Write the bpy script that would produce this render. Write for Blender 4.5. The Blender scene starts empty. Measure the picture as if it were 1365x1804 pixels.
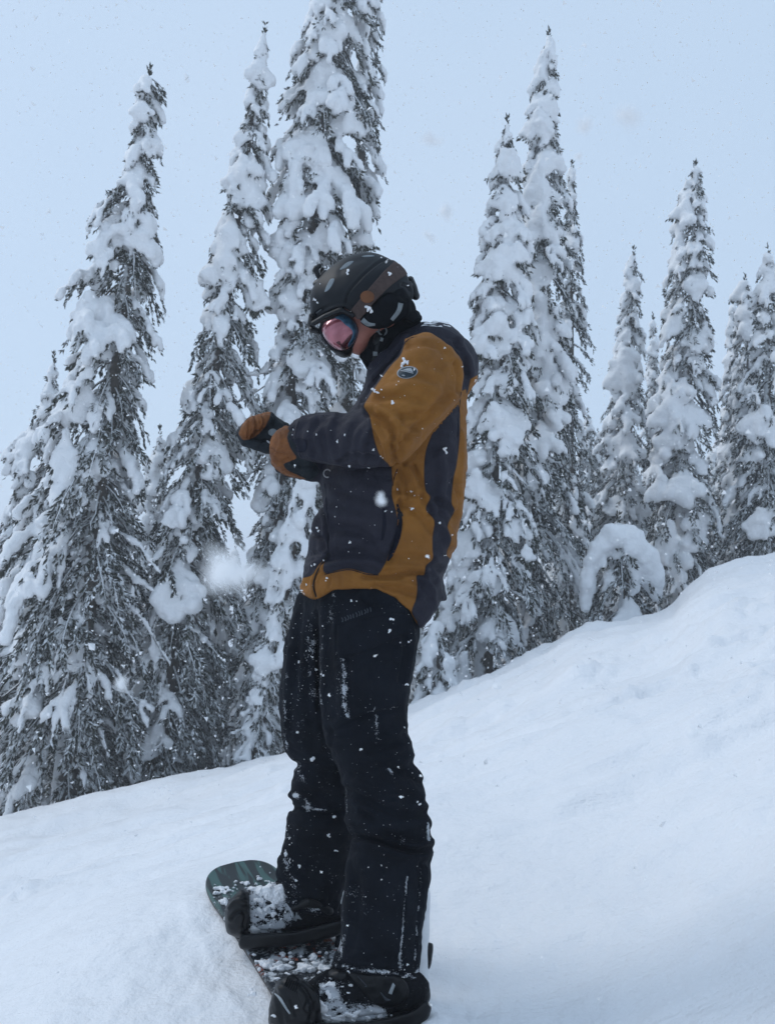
import bpy, math, random
import numpy as np
from mathutils import Vector, Matrix
from mathutils.bvhtree import BVHTree
from mathutils.geometry import delaunay_2d_cdt

random.seed(7)
RS = np.random.RandomState(11)
S = bpy.context.scene
COL = S.collection
R = math.radians

# ------------------------------------------------------------------ camera
F, CX, CY = 1400.0, 682.5, 902.0            # focal length and centre of the photograph, in its pixels
CAMZ = 1.30
PITCH, ROLL = 4.0, 3.0
M3 = Matrix.Rotation(R(90 + PITCH), 3, 'X') @ Matrix.Rotation(R(ROLL), 3, 'Z')
MN = np.array(M3)
CAM = np.array([0, 0, CAMZ])
cd = bpy.data.cameras.new('camera')
cam = bpy.data.objects.new('camera', cd)
COL.objects.link(cam)
cam.matrix_world = Matrix.Translation(CAM) @ M3.to_4x4()
cd.sensor_fit = 'VERTICAL'
cd.sensor_height = 36.0
cd.lens = F / 1804 * 36
cd.clip_start = 0.02
cd.clip_end = 3000
cd.dof.use_dof = True
cd.dof.focus_distance = 2.15
cd.dof.aperture_fstop = 8.5
S.camera = cam
# ------------------------------------------------------------------ light: closed snow cloud, sky light only with a very soft sun
wd = bpy.data.worlds.new("World")
S.world = wd
wd.use_nodes = True
nt = wd.node_tree
bg = nt.nodes['Background']
sky = nt.nodes.new('ShaderNodeTexSky')
sky.sky_type = 'NISHITA'
sky.sun_disc = False
sky.sun_elevation = R(46)
sky.sun_rotation = R(-60)
sky.air_density = 1.0
sky.dust_density = 2.0
sc_ = nt.nodes.new('ShaderNodeVectorMath'); sc_.operation = 'SCALE'
nt.links.new(sky.outputs[0], sc_.inputs[0]); sc_.inputs['Scale'].default_value = 0.12
mx = nt.nodes.new('ShaderNodeMix'); mx.data_type = 'RGBA'
mx.inputs['Factor'].default_value = 0.90                       # cloud cover over the clear sky
nt.links.new(sc_.outputs[0], mx.inputs['A'])
tc = nt.nodes.new('ShaderNodeTexCoord')
cn = nt.nodes.new('ShaderNodeTexNoise'); cn.inputs['Scale'].default_value = 1.6; cn.inputs['Detail'].default_value = 3
nt.links.new(tc.outputs['Generated'], cn.inputs['Vector'])
cr = nt.nodes.new('ShaderNodeValToRGB')
cr.color_ramp.elements[0].position = 0.3; cr.color_ramp.elements[0].color = (0.500, 0.662, 0.868, 1)
cr.color_ramp.elements[1].position = 0.72; cr.color_ramp.elements[1].color = (0.565, 0.71, 0.895, 1)
nt.links.new(cn.outputs[0], cr.inputs[0])
nt.links.new(cr.outputs[0], mx.inputs['B'])
nt.links.new(mx.outputs['Result'], bg.inputs['Color'])
bg.inputs['Strength'].default_value = 1.0
sl = bpy.data.lights.new('sun', 'SUN')
sl.energy = 1.0; sl.angle = R(25); sl.color = (1.0, 0.985, 0.965)
sun = bpy.data.objects.new('sun', sl); COL.objects.link(sun)
sun.rotation_euler = (R(44), 0, R(-105))
S.view_settings.view_transform = 'Standard'
S.view_settings.look = 'None'
S.view_settings.exposure = 0.05
S.cycles.volume_bounces = 2
S.view_settings.gamma = 1.0

# ------------------------------------------------------------------ helpers
def to_world(px, py, d):
    a = np.stack([(np.asarray(px) - CX) / F * d, (CY - np.asarray(py)) / F * d, -np.asarray(d) + 0 * np.asarray(px)], -1)
    return a @ MN.T + CAM

def Q2W(v):
    """photo-pixel space (x, y, q) with q the depth in pixels of 1.5 mm behind 2.1 m -> world"""
    v = np.asarray(v, float)
    return to_world(v[..., 0], v[..., 1], 2.1 + v[..., 2] * 0.0015)

def tag(o, label=None, cat=None, group=None, kind=None):
    if label: o['label'] = label
    if cat: o['category'] = cat
    if group: o['group'] = group
    if kind: o['kind'] = kind
    return o

def link(name, me, mat=None, parent=None, loc=None):
    o = bpy.data.objects.new(name, me)
    COL.objects.link(o)
    if mat is not None and me is not None:
        me.materials.append(mat)
    if loc is not None: o.location = loc
    if parent is not None:
        o.parent = parent
    return o

def np_mesh(name, V, faces, smooth=True, attrs=None, origin=None):
    """faces: int array (n,3) or (n,4), or list of arrays"""
    V = np.asarray(V, float)
    if origin is not None: V = V - np.asarray(origin)
    me = bpy.data.meshes.new(name)
    if not isinstance(faces, list): faces = [faces]
    faces = [np.asarray(f, np.int32) for f in faces if len(f)]
    nv = len(V)
    me.vertices.add(nv)
    me.vertices.foreach_set('co', V.astype(np.float32).ravel())
    li = np.concatenate([f.ravel() for f in faces])
    tot = np.concatenate([np.full(len(f), f.shape[1], np.int32) for f in faces])
    st = np.concatenate([[0], np.cumsum(tot)[:-1]]).astype(np.int32)
    me.loops.add(len(li)); me.loops.foreach_set('vertex_index', li)
    me.polygons.add(len(tot)); me.polygons.foreach_set('loop_start', st)
    me.polygons.foreach_set('use_smooth', np.full(len(tot), smooth))
    me.update(calc_edges=True)
    for k, a in (attrs or {}).items():
        at = me.attributes.new(k, 'FLOAT', 'POINT')
        at.data.foreach_set('value', np.asarray(a, np.float32))
    return me

# value noise
_P = RS.rand(64, 64, 64).astype(np.float32)
def vnoise(p):
    p = np.asarray(p, np.float32)
    i = np.floor(p).astype(np.int64); f = p - i
    f = f * f * (3 - 2 * f); i &= 63; j = (i + 1) & 63
    x0, y0, z0 = i[..., 0], i[..., 1], i[..., 2]; x1, y1, z1 = j[..., 0], j[..., 1], j[..., 2]
    fx, fy, fz = f[..., 0], f[..., 1], f[..., 2]
    def L(a, b, t): return a + (b - a) * t
    return L(L(L(_P[x0, y0, z0], _P[x1, y0, z0], fx), L(_P[x0, y1, z0], _P[x1, y1, z0], fx), fy),
             L(L(_P[x0, y0, z1], _P[x1, y0, z1], fx), L(_P[x0, y1, z1], _P[x1, y1, z1], fx), fy), fz) * 2 - 1
def fbm(p, o=3, g=0.5):
    p = np.asarray(p, np.float32); s = 0; a = 1
    for _ in range(o):
        s = s + a * vnoise(p); p = p * 2.03 + 17.1; a *= g
    return s

def surface_nets(G, org, h):
    """G > 0 inside. returns verts (grid units scaled), quads oriented outward"""
    ins = G > 0
    nx, ny, nz = G.shape
    c = np.zeros((nx-1, ny-1, nz-1), np.int8)
    for a in (0, 1):
        for b in (0, 1):
            for d in (0, 1):
                c += ins[a:nx-1+a, b:ny-1+b, d:nz-1+d]
    act = (c > 0) & (c < 8)
    ids = np.argwhere(act)
    idx = np.full(act.shape, -1, np.int32); idx[act] = np.arange(len(ids))
    acc = np.zeros((len(ids), 3)); cnt = np.zeros(len(ids))
    X, Y, Z = ids[:, 0], ids[:, 1], ids[:, 2]
    cs = [(0,0,0),(1,0,0),(0,1,0),(1,1,0),(0,0,1),(1,0,1),(0,1,1),(1,1,1)]
    val = [G[X+a, Y+b, Z+d] for a, b, d in cs]
    for i, j in ((0,1),(2,3),(4,5),(6,7),(0,2),(1,3),(4,6),(5,7),(0,4),(1,5),(2,6),(3,7)):
        m = (val[i] > 0) != (val[j] > 0)
        t = np.where(m, val[i] / np.where(m, val[i] - val[j], 1), 0)
        pi, pj = np.array(cs[i]), np.array(cs[j])
        acc += m[:, None] * (pi + (pj - pi) * t[:, None]); cnt += m
    V = ids + acc / cnt[:, None]
    V = V * h + org
    quads = []
    for ax in range(3):
        u, w = (ax + 1) % 3, (ax + 2) % 3
        sl0 = [slice(None)] * 3; sl1 = [slice(None)] * 3
        sl0[ax] = slice(0, -1); sl1[ax] = slice(1, None)
        for s in (u, w):
            sl0[s] = slice(1, -1); sl1[s] = slice(1, -1)
        A, B = ins[tuple(sl0)], ins[tuple(sl1)]
        for fl, m in ((0, A & ~B), (1, ~A & B)):
            e = np.argwhere(m)
            if not len(e): continue
            e[:, u] += 1; e[:, w] += 1
            def g(du, dw):
                k = e.copy(); k[:, u] -= du; k[:, w] -= dw
                return idx[k[:, 0], k[:, 1], k[:, 2]]
            q = np.stack([g(1, 1), g(0, 1), g(0, 0), g(1, 0)], 1)
            if fl: q = q[:, ::-1]
            quads.append(q)
    return V, np.concatenate(quads)

def vnormals(V, Qd):
    n = np.cross(V[Qd[:, 2]] - V[Qd[:, 0]], V[Qd[:, 3]] - V[Qd[:, 1]])
    N = np.zeros_like(V)
    for k in range(4): np.add.at(N, Qd[:, k], n)
    return N / (np.linalg.norm(N, axis=1, keepdims=True) + 1e-12)

def relax(V, Qd, it=2, f=0.5):
    E = np.concatenate([Qd[:, [0, 1]], Qd[:, [1, 2]], Qd[:, [2, 3]], Qd[:, [3, 0]]])
    n = np.bincount(E.ravel(), minlength=len(V))[:, None]
    for _ in range(it):
        s = np.zeros_like(V)
        for k in range(3):
            s[:, k] = np.bincount(E[:, 0], V[E[:, 1], k], len(V)) + np.bincount(E[:, 1], V[E[:, 0], k], len(V))
        V = V + f * (s / n - V)
    return V

# 2-D outline tools (photo pixels)
def cr_closed(P, n=6):
    P = np.array(P, float); k = len(P); out = []
    for i in range(k):
        a, b, c, d = P[i-1], P[i], P[(i+1) % k], P[(i+2) % k]
        for j in range(n):
            t = j / n
            out.append(0.5 * (2*b + (c-a)*t + (2*a-5*b+4*c-d)*t*t + (3*b-a-3*c+d)*t**3))
    return np.array(out)
def cr_open(P, n=6):
    P = np.array(P, float)
    P = np.vstack([2*P[0]-P[1], P, 2*P[-1]-P[-2]]); out = []
    for i in range(1, len(P)-2):
        a, b, c, d = P[i-1:i+3]
        for j in range(n):
            t = j / n
            out.append(0.5 * (2*b + (c-a)*t + (2*a-5*b+4*c-d)*t*t + (3*b-a-3*c+d)*t**3))
    out.append(P[-2])
    return np.array(out)
def sdist(P, poly):
    """signed distance, positive inside"""
    P = np.asarray(P, float); shp = P.shape[:-1]; P = P.reshape(-1, 2)
    poly = np.asarray(poly, float); A = poly; B = np.roll(poly, -1, 0)
    best = np.full(len(P), 1e18); ins = np.zeros(len(P), bool)
    for a, b in zip(A, B):
        e = b - a; w = P - a
        t = np.clip((w @ e) / (e @ e + 1e-12), 0, 1)
        d = w - t[:, None] * e
        best = np.minimum(best, (d * d).sum(1))
        c = ((a[1] > P[:, 1]) != (b[1] > P[:, 1]))
        if a[1] != b[1]:
            ins ^= c & (P[:, 0] < (b[0]-a[0]) * (P[:, 1]-a[1]) / (b[1]-a[1]) + a[0])
    d = np.sqrt(best)
    return np.where(ins, d, -d).reshape(shp)
def pldist(P, line):
    P = np.asarray(P, float); line = np.asarray(line, float)
    best = np.full(P.shape[0], 1e18)
    for a, b in zip(line[:-1], line[1:]):
        e = b - a; w = P - a
        t = np.clip((w @ e) / (e @ e + 1e-12), 0, 1)
        d = w - t[:, None] * e
        best = np.minimum(best, (d * d).sum(1))
    return np.sqrt(best)

def inflate(poly, X, Y, h):
    """phi(x, y): zero on the outline, a^2 - x^2 across a strip of half width a"""
    s = sdist(np.stack([X, Y], -1), poly)
    ins = s > 0
    m = ins.astype(float)
    b = 2.0 * h * h * m
    x = np.zeros_like(b); r = b.copy(); p = r.copy(); rs = (r*r).sum()
    def Aop(v):
        o = 4 * v
        o[1:] -= v[:-1]; o[:-1] -= v[1:]; o[:, 1:] -= v[:, :-1]; o[:, :-1] -= v[:, 1:]
        return o * m
    for it in range(700):
        Ap = Aop(p); al = rs / (p*Ap).sum(); x += al*p; r -= al*Ap
        rn = (r*r).sum()
        if rn < 1e-6 * (b*b).sum(): break
        p = r + rn/rs*p; rs = rn
    phi = x
    rat = np.where(ins & (s > h), phi / np.maximum(s, h), 0); w = (ins & (s > h)).astype(float)
    R0, W0 = rat.copy(), w.copy()
    for _ in range(14):
        def bl(v):
            o = v.copy()
            o[1:] += v[:-1]; o[:-1] += v[1:]; o[:, 1:] += v[:, :-1]; o[:, :-1] += v[:, 1:]
            return o / 5
        rat, w = bl(rat), bl(w)
        k = W0 > 0
        rat = np.where(k, R0, rat); w = np.where(k, 1.0, w)
    ratio = np.where(w > 1e-6, rat / np.maximum(w, 1e-6), 0)
    ratio = np.where(ratio > 0, ratio, ratio[ratio > 0].min() if (ratio > 0).any() else 1)
    return ratio * s, s

class Puff:
    """an outline given real depth: elliptical section, centre depth q0 from control points"""
    def __init__(s, poly, q, k=1.0, cr=True, A=None, cap=None):
        s.poly = cr_closed(poly) if cr else np.array(poly, float)
        s.q, s.k, s.A, s.cap = q, k, A, cap
    def q0(s, X, Y):
        if np.isscalar(s.q): return np.full(X.shape, float(s.q))
        c = np.array(s.q, float)
        W = 0; V = 0
        for x, y, v in c:
            w = 1 / ((X-x)**2 + (Y-y)**2 + 60) ** 1.5
            W = W + w; V = V + w*v
        return V / W
    def field(s, X, Y, Zq, h):
        phi, sd = inflate(s.poly, X, Y, h)
        A = s.A or math.sqrt(max(phi.max(), 1))
        if s.cap:                                   # flatten thick middles
            c = s.cap ** 2
            phi = np.where(phi > 0, c * (1 - np.exp(-np.maximum(phi, 0) / c)), phi)
        q0 = s.q0(X, Y)
        return (phi[:, :, None] - ((Zq[None, None, :] - q0[:, :, None]) / s.k) ** 2) / (2 * A)

class Limb:
    """chain of round cones in (x, y, q)"""
    def __init__(s, pts, rad, sq=1.0):
        s.p = np.array(pts, float); s.r = rad if hasattr(rad, '__len__') else [rad]*len(pts); s.sq = sq
    def eval3(s, P):
        best = None
        for i in range(len(s.p)-1):
            a, b = s.p[i], s.p[i+1]; e = b - a; w = P - a
            t = np.clip((w @ e) / (e @ e + 1e-9), 0, 1)
            d = w - t[..., None]*e
            f = (s.r[i] + (s.r[i+1]-s.r[i])*t) - np.sqrt(d[..., 0]**2 + d[..., 1]**2 + (d[..., 2]/s.sq)**2)
            best = f if best is None else np.maximum(best, f)
        return best
class Ell:
    """ellipsoid, optional rotation in the picture plane (degrees, clockwise on screen)"""
    def __init__(s, c, r, rot=0): s.c, s.r, s.rot = np.array(c, float), np.array(r, float), R(rot)
    def eval3(s, P):
        w = P - s.c
        c, n = math.cos(s.rot), math.sin(s.rot)
        x = w[..., 0]*c + w[..., 1]*n; y = -w[..., 0]*n + w[..., 1]*c
        k = np.sqrt((x/s.r[0])**2 + (y/s.r[1])**2 + (w[..., 2]/s.r[2])**2)
        return (1 - k) * s.r.min()

def smax(a, b, k):
    if k <= 0: return np.maximum(a, b)
    h = np.clip(0.5 + 0.5*(a-b)/k, 0, 1)
    return b + (a-b)*h + k*h*(1-h)

def volume(items, box, h):
    """items: list of (shape, blend) ; blend<0 subtracts. Returns V (pixel space), quads, owner index per vertex"""
    x0, x1, y0, y1, z0, z1 = box
    xs = np.arange(x0, x1 + h, h); ys = np.arange(y0, y1 + h, h); zs = np.arange(z0, z1 + h, h)
    X, Y = np.meshgrid(xs, ys, indexing='ij')
    G = None; own = None; P3 = None
    for i, (sh, bl) in enumerate(items):
        if isinstance(sh, Puff): f = sh.field(X, Y, zs, h).astype(np.float32)
        else:
            if P3 is None:
                P3 = np.stack(np.meshgrid(xs, ys, zs, indexing='ij'), -1).astype(np.float32)
            f = sh.eval3(P3).astype(np.float32)
        if G is None: G = f; own = np.zeros(G.shape, np.int8)
        elif bl == 'sub': G = np.minimum(G, -f)
        elif bl == 'cut': G = np.minimum(G, f)
        else:
            own[f > G] = i
            G = smax(G, f, bl)
    G[0] = G[-1] = -1; G[:, 0] = G[:, -1] = -1; G[:, :, 0] = G[:, :, -1] = -1
    V, Qd = surface_nets(G, np.array([x0, y0, z0]), h)
    ii = np.clip(np.round((V - [x0, y0, z0]) / h).astype(int), 0, np.array(G.shape) - 1)
    o = own[ii[:, 0], ii[:, 1], ii[:, 2]]
    # pixel space is left handed against the world (y down, q away): orientation works out outward after mapping
    return V, Qd, o

def strokes(V, N, L, front=True):
    """L: (points, width, amplitude): displacement along the normal near a line on the camera side"""
    d = np.zeros(len(V))
    fr = np.clip(-N[:, 2] * 2.0 + 0.3, 0, 1) if front else 1.0
    for pts, w, a in L:
        ln = cr_open(pts, 5)
        lo, hi = ln.min(0) - 3*w, ln.max(0) + 3*w
        m = np.where((V[:, 0] > lo[0]) & (V[:, 0] < hi[0]) & (V[:, 1] > lo[1]) & (V[:, 1] < hi[1]))[0]
        if not len(m): continue
        dd = pldist(V[m, :2], ln)
        d[m] += a * (np.exp(-(dd/w)**2) - 0.35*np.exp(-((dd-1.6*w)/w)**2))
    return d * fr

def bvh_of(V, Qd):
    return BVHTree.FromPolygons([tuple(v) for v in V.tolist()], Qd.tolist())
def front_q(bvh, x, y, z0=-400, default=None):
    h = bvh.ray_cast(Vector((x, y, z0)), Vector((0, 0, 1)))
    return h[0].z if h[0] is not None else default

def obj_q(name, V, Qd, mat, parent=None, attrs=None, smooth=True, flip=True, origin=None):
    W = Q2W(V)
    f = Qd
    og = ORIGIN if origin is None else origin
    me = np_mesh(name, W, f, smooth, attrs, origin=og)
    fixn(me)
    if parent is not None:
        o = link(name, me, mat, parent)
    else:
        o = link(name, me, mat, None, og)
    return o

def fixn(me):
    # flip if signed volume is negative
    n = len(me.vertices); co = np.zeros(n*3); me.vertices.foreach_get('co', co); co = co.reshape(-1, 3)
    vol = 0
    me.calc_loop_triangles()
    t = np.zeros(len(me.loop_triangles)*3, np.int32); me.loop_triangles.foreach_get('vertices', t); t = t.reshape(-1, 3)
    vol = np.einsum('ij,ij->i', co[t[:, 0]], np.cross(co[t[:, 1]], co[t[:, 2]])).sum()
    if vol < 0: me.flip_normals()

def patch(name, poly, bvh, th, mat, parent, step=3.0, cr=True, sink=2.0, attrs=None, smooth=True, dome=0.0, default=None):
    """a flat-cut piece laid over a surface, th pixels proud of it, as a closed mesh"""
    P = cr_closed(poly, 4) if cr else np.array(poly, float)
    per = []
    for a, b in zip(P, np.roll(P, -1, 0)):
        n = max(1, int(np.linalg.norm(b-a) / step))
        for k in range(n): per.append(a + (b-a)*k/n)
    per = np.array(per); nb = len(per)
    lo, hi = P.min(0), P.max(0)
    gx, gy = np.meshgrid(np.arange(lo[0], hi[0], step), np.arange(lo[1], hi[1], step))
    g = np.stack([gx.ravel(), gy.ravel()], -1)
    g = g[sdist(g, P) > step*0.5] if len(g) else g
    pts = np.vstack([per, g]) if len(g) else per
    vs, _, fs, _, _, _ = delaunay_2d_cdt([Vector(p) for p in pts.tolist()], [], [list(range(nb))], 1, 1e-4)
    if len(vs) < 3: return None
    pts = np.array([[v.x, v.y] for v in vs])
    q = []
    last = default
    for p in pts:
        z = front_q(bvh, p[0], p[1])
        q.append(np.nan if z is None else z)
    q = np.array(q)
    if np.isnan(q).all(): return None
    bad = np.isnan(q)
    if bad.any():
        good = np.where(~bad)[0]
        for i in np.where(bad)[0]:
            q[i] = q[good[np.argmin(((pts[good]-pts[i])**2).sum(1))]]
    sd = sdist(pts, P)
    dm = dome * (1 - np.exp(-np.maximum(sd, 0) / 4.0))
    top = np.column_stack([pts, q - th - dm]); bot = np.column_stack([pts, q + sink])
    n = len(pts); F3 = [list(f) for f in fs]
    cnt = {}
    for f in F3:
        for a, b in zip(f, f[1:]+f[:1]): cnt[(a, b)] = cnt.get((a, b), 0) + 1
    side = [[a, b, b+n, a+n] for (a, b) in cnt if (b, a) not in cnt]
    tri = [f for f in F3 if len(f) == 3]
    faces = [np.array(tri + [[c+n for c in f[::-1]] for f in tri])]
    if side: faces.append(np.array([s[::-1] for s in side]))
    V = np.vstack([top, bot])
    W = Q2W(V)
    me = np_mesh(name, W, faces, False, None, origin=ORIGIN)
    fixn(me)
    if smooth:
        us = np.zeros(len(me.polygons), bool); us[:len(tri)] = True
        me.polygons.foreach_set('use_smooth', us)
    o = link(name, me, mat, parent)
    return o

def ribbon(pts, w):
    P = cr_open(pts, 6)
    t = np.gradient(P, axis=0); t /= np.linalg.norm(t, axis=1, keepdims=True) + 1e-9
    n = np.stack([-t[:, 1], t[:, 0]], -1)
    w = np.interp(np.linspace(0, 1, len(P)), np.linspace(0, 1, len(w)), w) if hasattr(w, '__len__') else np.full(len(P), w)
    return np.vstack([P + n*w[:, None]/2, (P - n*w[:, None]/2)[::-1]])

# ------------------------------------------------------------------ materials
def mat(name, col, rough=0.7, metal=0.0, spec=0.3):
    m = bpy.data.materials.new(name); m.use_nodes = True
    b = m.node_tree.nodes['Principled BSDF']
    b.inputs['Base Color'].default_value = (*col, 1); b.inputs['Roughness'].default_value = rough
    b.inputs['Metallic'].default_value = metal; b.inputs['Specular IOR Level'].default_value = spec
    return m, m.node_tree, b
class NB:
    def __init__(s, nt): s.t = nt
    def n(s, t, **k):
        x = s.t.nodes.new('ShaderNode'+t)
        for a, v in k.items(): setattr(x, a, v)
        return x
    def lk(s, a, b): s.t.links.new(a, b)
    def val(s, i, v):
        if hasattr(v, 'is_output') or hasattr(v, 'links'): s.lk(v, i)
        else: i.default_value = v
    def math(s, op, a, b=0.0, c=None, clamp=False):
        x = s.n('Math', operation=op, use_clamp=clamp); s.val(x.inputs[0], a); s.val(x.inputs[1], b)
        if c is not None: s.val(x.inputs[2], c)
        return x.outputs[0]
    def mixc(s, f, a, b):
        x = s.n('Mix', data_type='RGBA'); s.val(x.inputs['Factor'], f)
        for i, v in (('A', a), ('B', b)):
            if isinstance(v, tuple): x.inputs[i].default_value = (*v[:3], 1)
            else: s.lk(v, x.inputs[i])
        return x.outputs['Result']
    def noise(s, scale, detail=2, rough=0.5, vec=None, dist=0):
        x = s.n('TexNoise'); x.inputs['Scale'].default_value = scale; x.inputs['Detail'].default_value = detail
        x.inputs['Roughness'].default_value = rough; x.inputs['Distortion'].default_value = dist
        if vec is None:
            c = s.n('TexCoord'); vec = c.outputs['Object']
        s.lk(vec, x.inputs['Vector']); return x.outputs[0]
    def mapr(s, v, a, b, c=0.0, d=1.0):
        x = s.n('MapRange'); s.lk(v, x.inputs[0])
        for i, k in zip((1, 2, 3, 4), (a, b, c, d)): x.inputs[i].default_value = k
        return x.outputs[0]
    def attr(s, name):
        x = s.n('Attribute', attribute_name=name); return x.outputs['Fac']
    def bump(s, h, dist, strength=1.0, prev=None):
        x = s.n('Bump'); x.inputs['Distance'].default_value = dist; x.inputs['Strength'].default_value = strength
        s.lk(h, x.inputs['Height'])
        if prev is not None: s.lk(prev, x.inputs['Normal'])
        return x.outputs[0]

SNOWC = (0.85, 0.86, 0.875)
def snow_mat(name, s1, d1, s2, d2, col=SNOWC):
    m, t, b = mat(name, col, 0.65, 0, 0.25); n = NB(t)
    h1 = n.noise(s1, 4, 0.6); h2 = n.noise(s2, 3, 0.6)
    nb = n.bump(h2, d2, 1.0, n.bump(h1, d1))
    n.lk(nb, b.inputs['Normal'])
    c = n.mixc(n.mapr(n.noise(s1*0.6, 3), 0.35, 0.7), tuple(c*0.95 for c in col), col)
    n.lk(c, b.inputs['Base Color'])
    return m
M_snow_tree = snow_mat('tree_snow', 7, 0.03, 34, 0.007)
M_flake, _, _ = mat('flake', (0.9, 0.9, 0.9), 0.6)

def ground_mat():
    m, t, b = mat('slope_snow', SNOWC, 0.6, 0, 0.25); n = NB(t)
    tcn = n.n('TexCoord')
    mp = n.n('Mapping'); mp.inputs['Scale'].default_value = (0.35, 2.6, 1); mp.inputs['Rotation'].default_value = (0, 0, R(-12))
    n.lk(tcn.outputs['Object'], mp.inputs['Vector'])
    h0 = n.noise(2.2, 5, 0.6, mp.outputs[0], 0.4)
    h1 = n.noise(4.5, 6, 0.62); h2 = n.noise(60, 3, 0.6)
    b0 = n.bump(h0, 0.03, 0.8); b1 = n.bump(h1, 0.038, 0.9, b0); b2 = n.bump(h2, 0.0025, 0.8, b1)
    n.lk(b2, b.inputs['Normal'])
    c = n.mixc(n.mapr(n.noise(1.1, 4), 0.35, 0.7), (0.765, 0.78, 0.805), (0.815, 0.825, 0.845))
    n.lk(c, b.inputs['Base Color'])
    return m
M_ground = ground_mat()

def needle_mat():
    m, t, b = mat('needles', (0.05, 0.06, 0.06), 0.8, 0, 0.1); n = NB(t)
    fr = n.attr('frost')
    g = n.n('NewGeometry'); sx = n.n('SeparateXYZ'); n.lk(g.outputs['Normal'], sx.inputs[0])
    up = n.mapr(sx.outputs[2], -0.3, 1.0, 0, 0.45)
    ns = n.noise(14, 3, 0.6)
    v = n.math('ADD', n.math('ADD', fr, up), n.math('MULTIPLY', n.math('SUBTRACT', ns, 0.5), 0.9))
    f = n.mapr(v, 0.62, 0.98)
    dark = n.mixc(n.noise(3, 2), (0.020, 0.027, 0.020), (0.060, 0.059, 0.043))
    n.lk(n.mixc(f, dark, (0.78, 0.80, 0.82)), b.inputs['Base Color'])
    return m
M_needle = needle_mat()
def bark_mat():
    m, t, b = mat('bark', (0.09, 0.075, 0.06), 0.9, 0, 0.1); n = NB(t)
    g = n.n('NewGeometry'); sx = n.n('SeparateXYZ'); n.lk(g.outputs['Normal'], sx.inputs[0])
    v = n.math('ADD', n.math('MULTIPLY', sx.outputs[0], -0.5), n.math('MULTIPLY', sx.outputs[2], 1.0))
    ns = n.noise(4, 5, 0.65)
    f = n.mapr(n.math('ADD', n.math('MULTIPLY', v, 0.45), ns), 0.44, 0.56)
    bk = n.mixc(n.noise(16, 4), (0.035, 0.030, 0.026), (0.14, 0.12, 0.10))
    n.lk(n.mixc(f, bk, (0.8, 0.82, 0.84)), b.inputs['Base Color'])
    n.lk(n.bump(n.noise(22, 4), 0.02), b.inputs['Normal'])
    return m
M_bark = bark_mat()

# ------------------------------------------------------------------ terrain
BP = [np.array([-0.222, 2.19]), 27.0, -1.275]      # board centre (camera frame x, depth), heading, height under the lens
def cam2w(x, y, d):
    return np.stack([np.asarray(x), np.asarray(y), -np.asarray(d)], -1) @ MN.T + CAM
_b0 = cam2w(-0.2, BP[2]-0.014, 2.2); _b1 = cam2w(0.8, BP[2]-0.014 + 0.03, 2.2); _b2 = cam2w(-0.2, BP[2]-0.014, 3.2)
_nn = np.cross(_b1-_b0, _b2-_b0); _nn /= _nn[2]
def board_plane(x, y): return _b0[2] - (_nn[0]*(x-_b0[0]) + _nn[1]*(y-_b0[1]))

EDGE = [(-500,1560),(-150,1478),(0,1441),(60,1431),(120,1420),(200,1402),(300,1378),(350,1372),(420,1354),(490,1336),(600,1302),(700,1266),(763,1238),(846,1200),(919,1165),
        (965,1142),(992,1120),(1015,1106),(1060,1097),(1110,1088),(1160,1078),(1185,1066),(1198,1048),(1214,1031),(1246,1008),(1299,992),(1365,984),(1500,965),(1900,890)]
_e = to_world(np.array([p[0] for p in EDGE]), np.array([p[1] for p in EDGE]), 10.0) - CAM
EU, EV = _e[:, 0]/_e[:, 1], _e[:, 2]/_e[:, 1]
_c = np.polyfit(EU[2:-2], EV[2:-2], 1)
EB, EA = _c
ERES = EV - (EA + EB*EU)
YC = 9.5
def sstep(a, b, x):
    t = np.clip((x-a)/(b-a), 0, 1); return t*t*(3-2*t)
TRACKS = [(2.9,.22,.05,.018),(3.25,.2,.06,.022),(3.8,.24,.05,.016),(4.3,.16,.09,.030),(4.75,.22,.06,.018),(5.2,.12,.07,.026),(5.6,.2,.05,.018),(6.1,.1,.10,.034),(6.6,.15,.06,.020),(7.1,.08,.08,.028),(7.7,.14,.09,.026),(8.3,.06,.12,.03),(2.2,.5,.05,.014),(3.4,-.18,.07,.018),(5.0,-.25,.08,.022),(6.6,-.16,.08,.022)]
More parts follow.
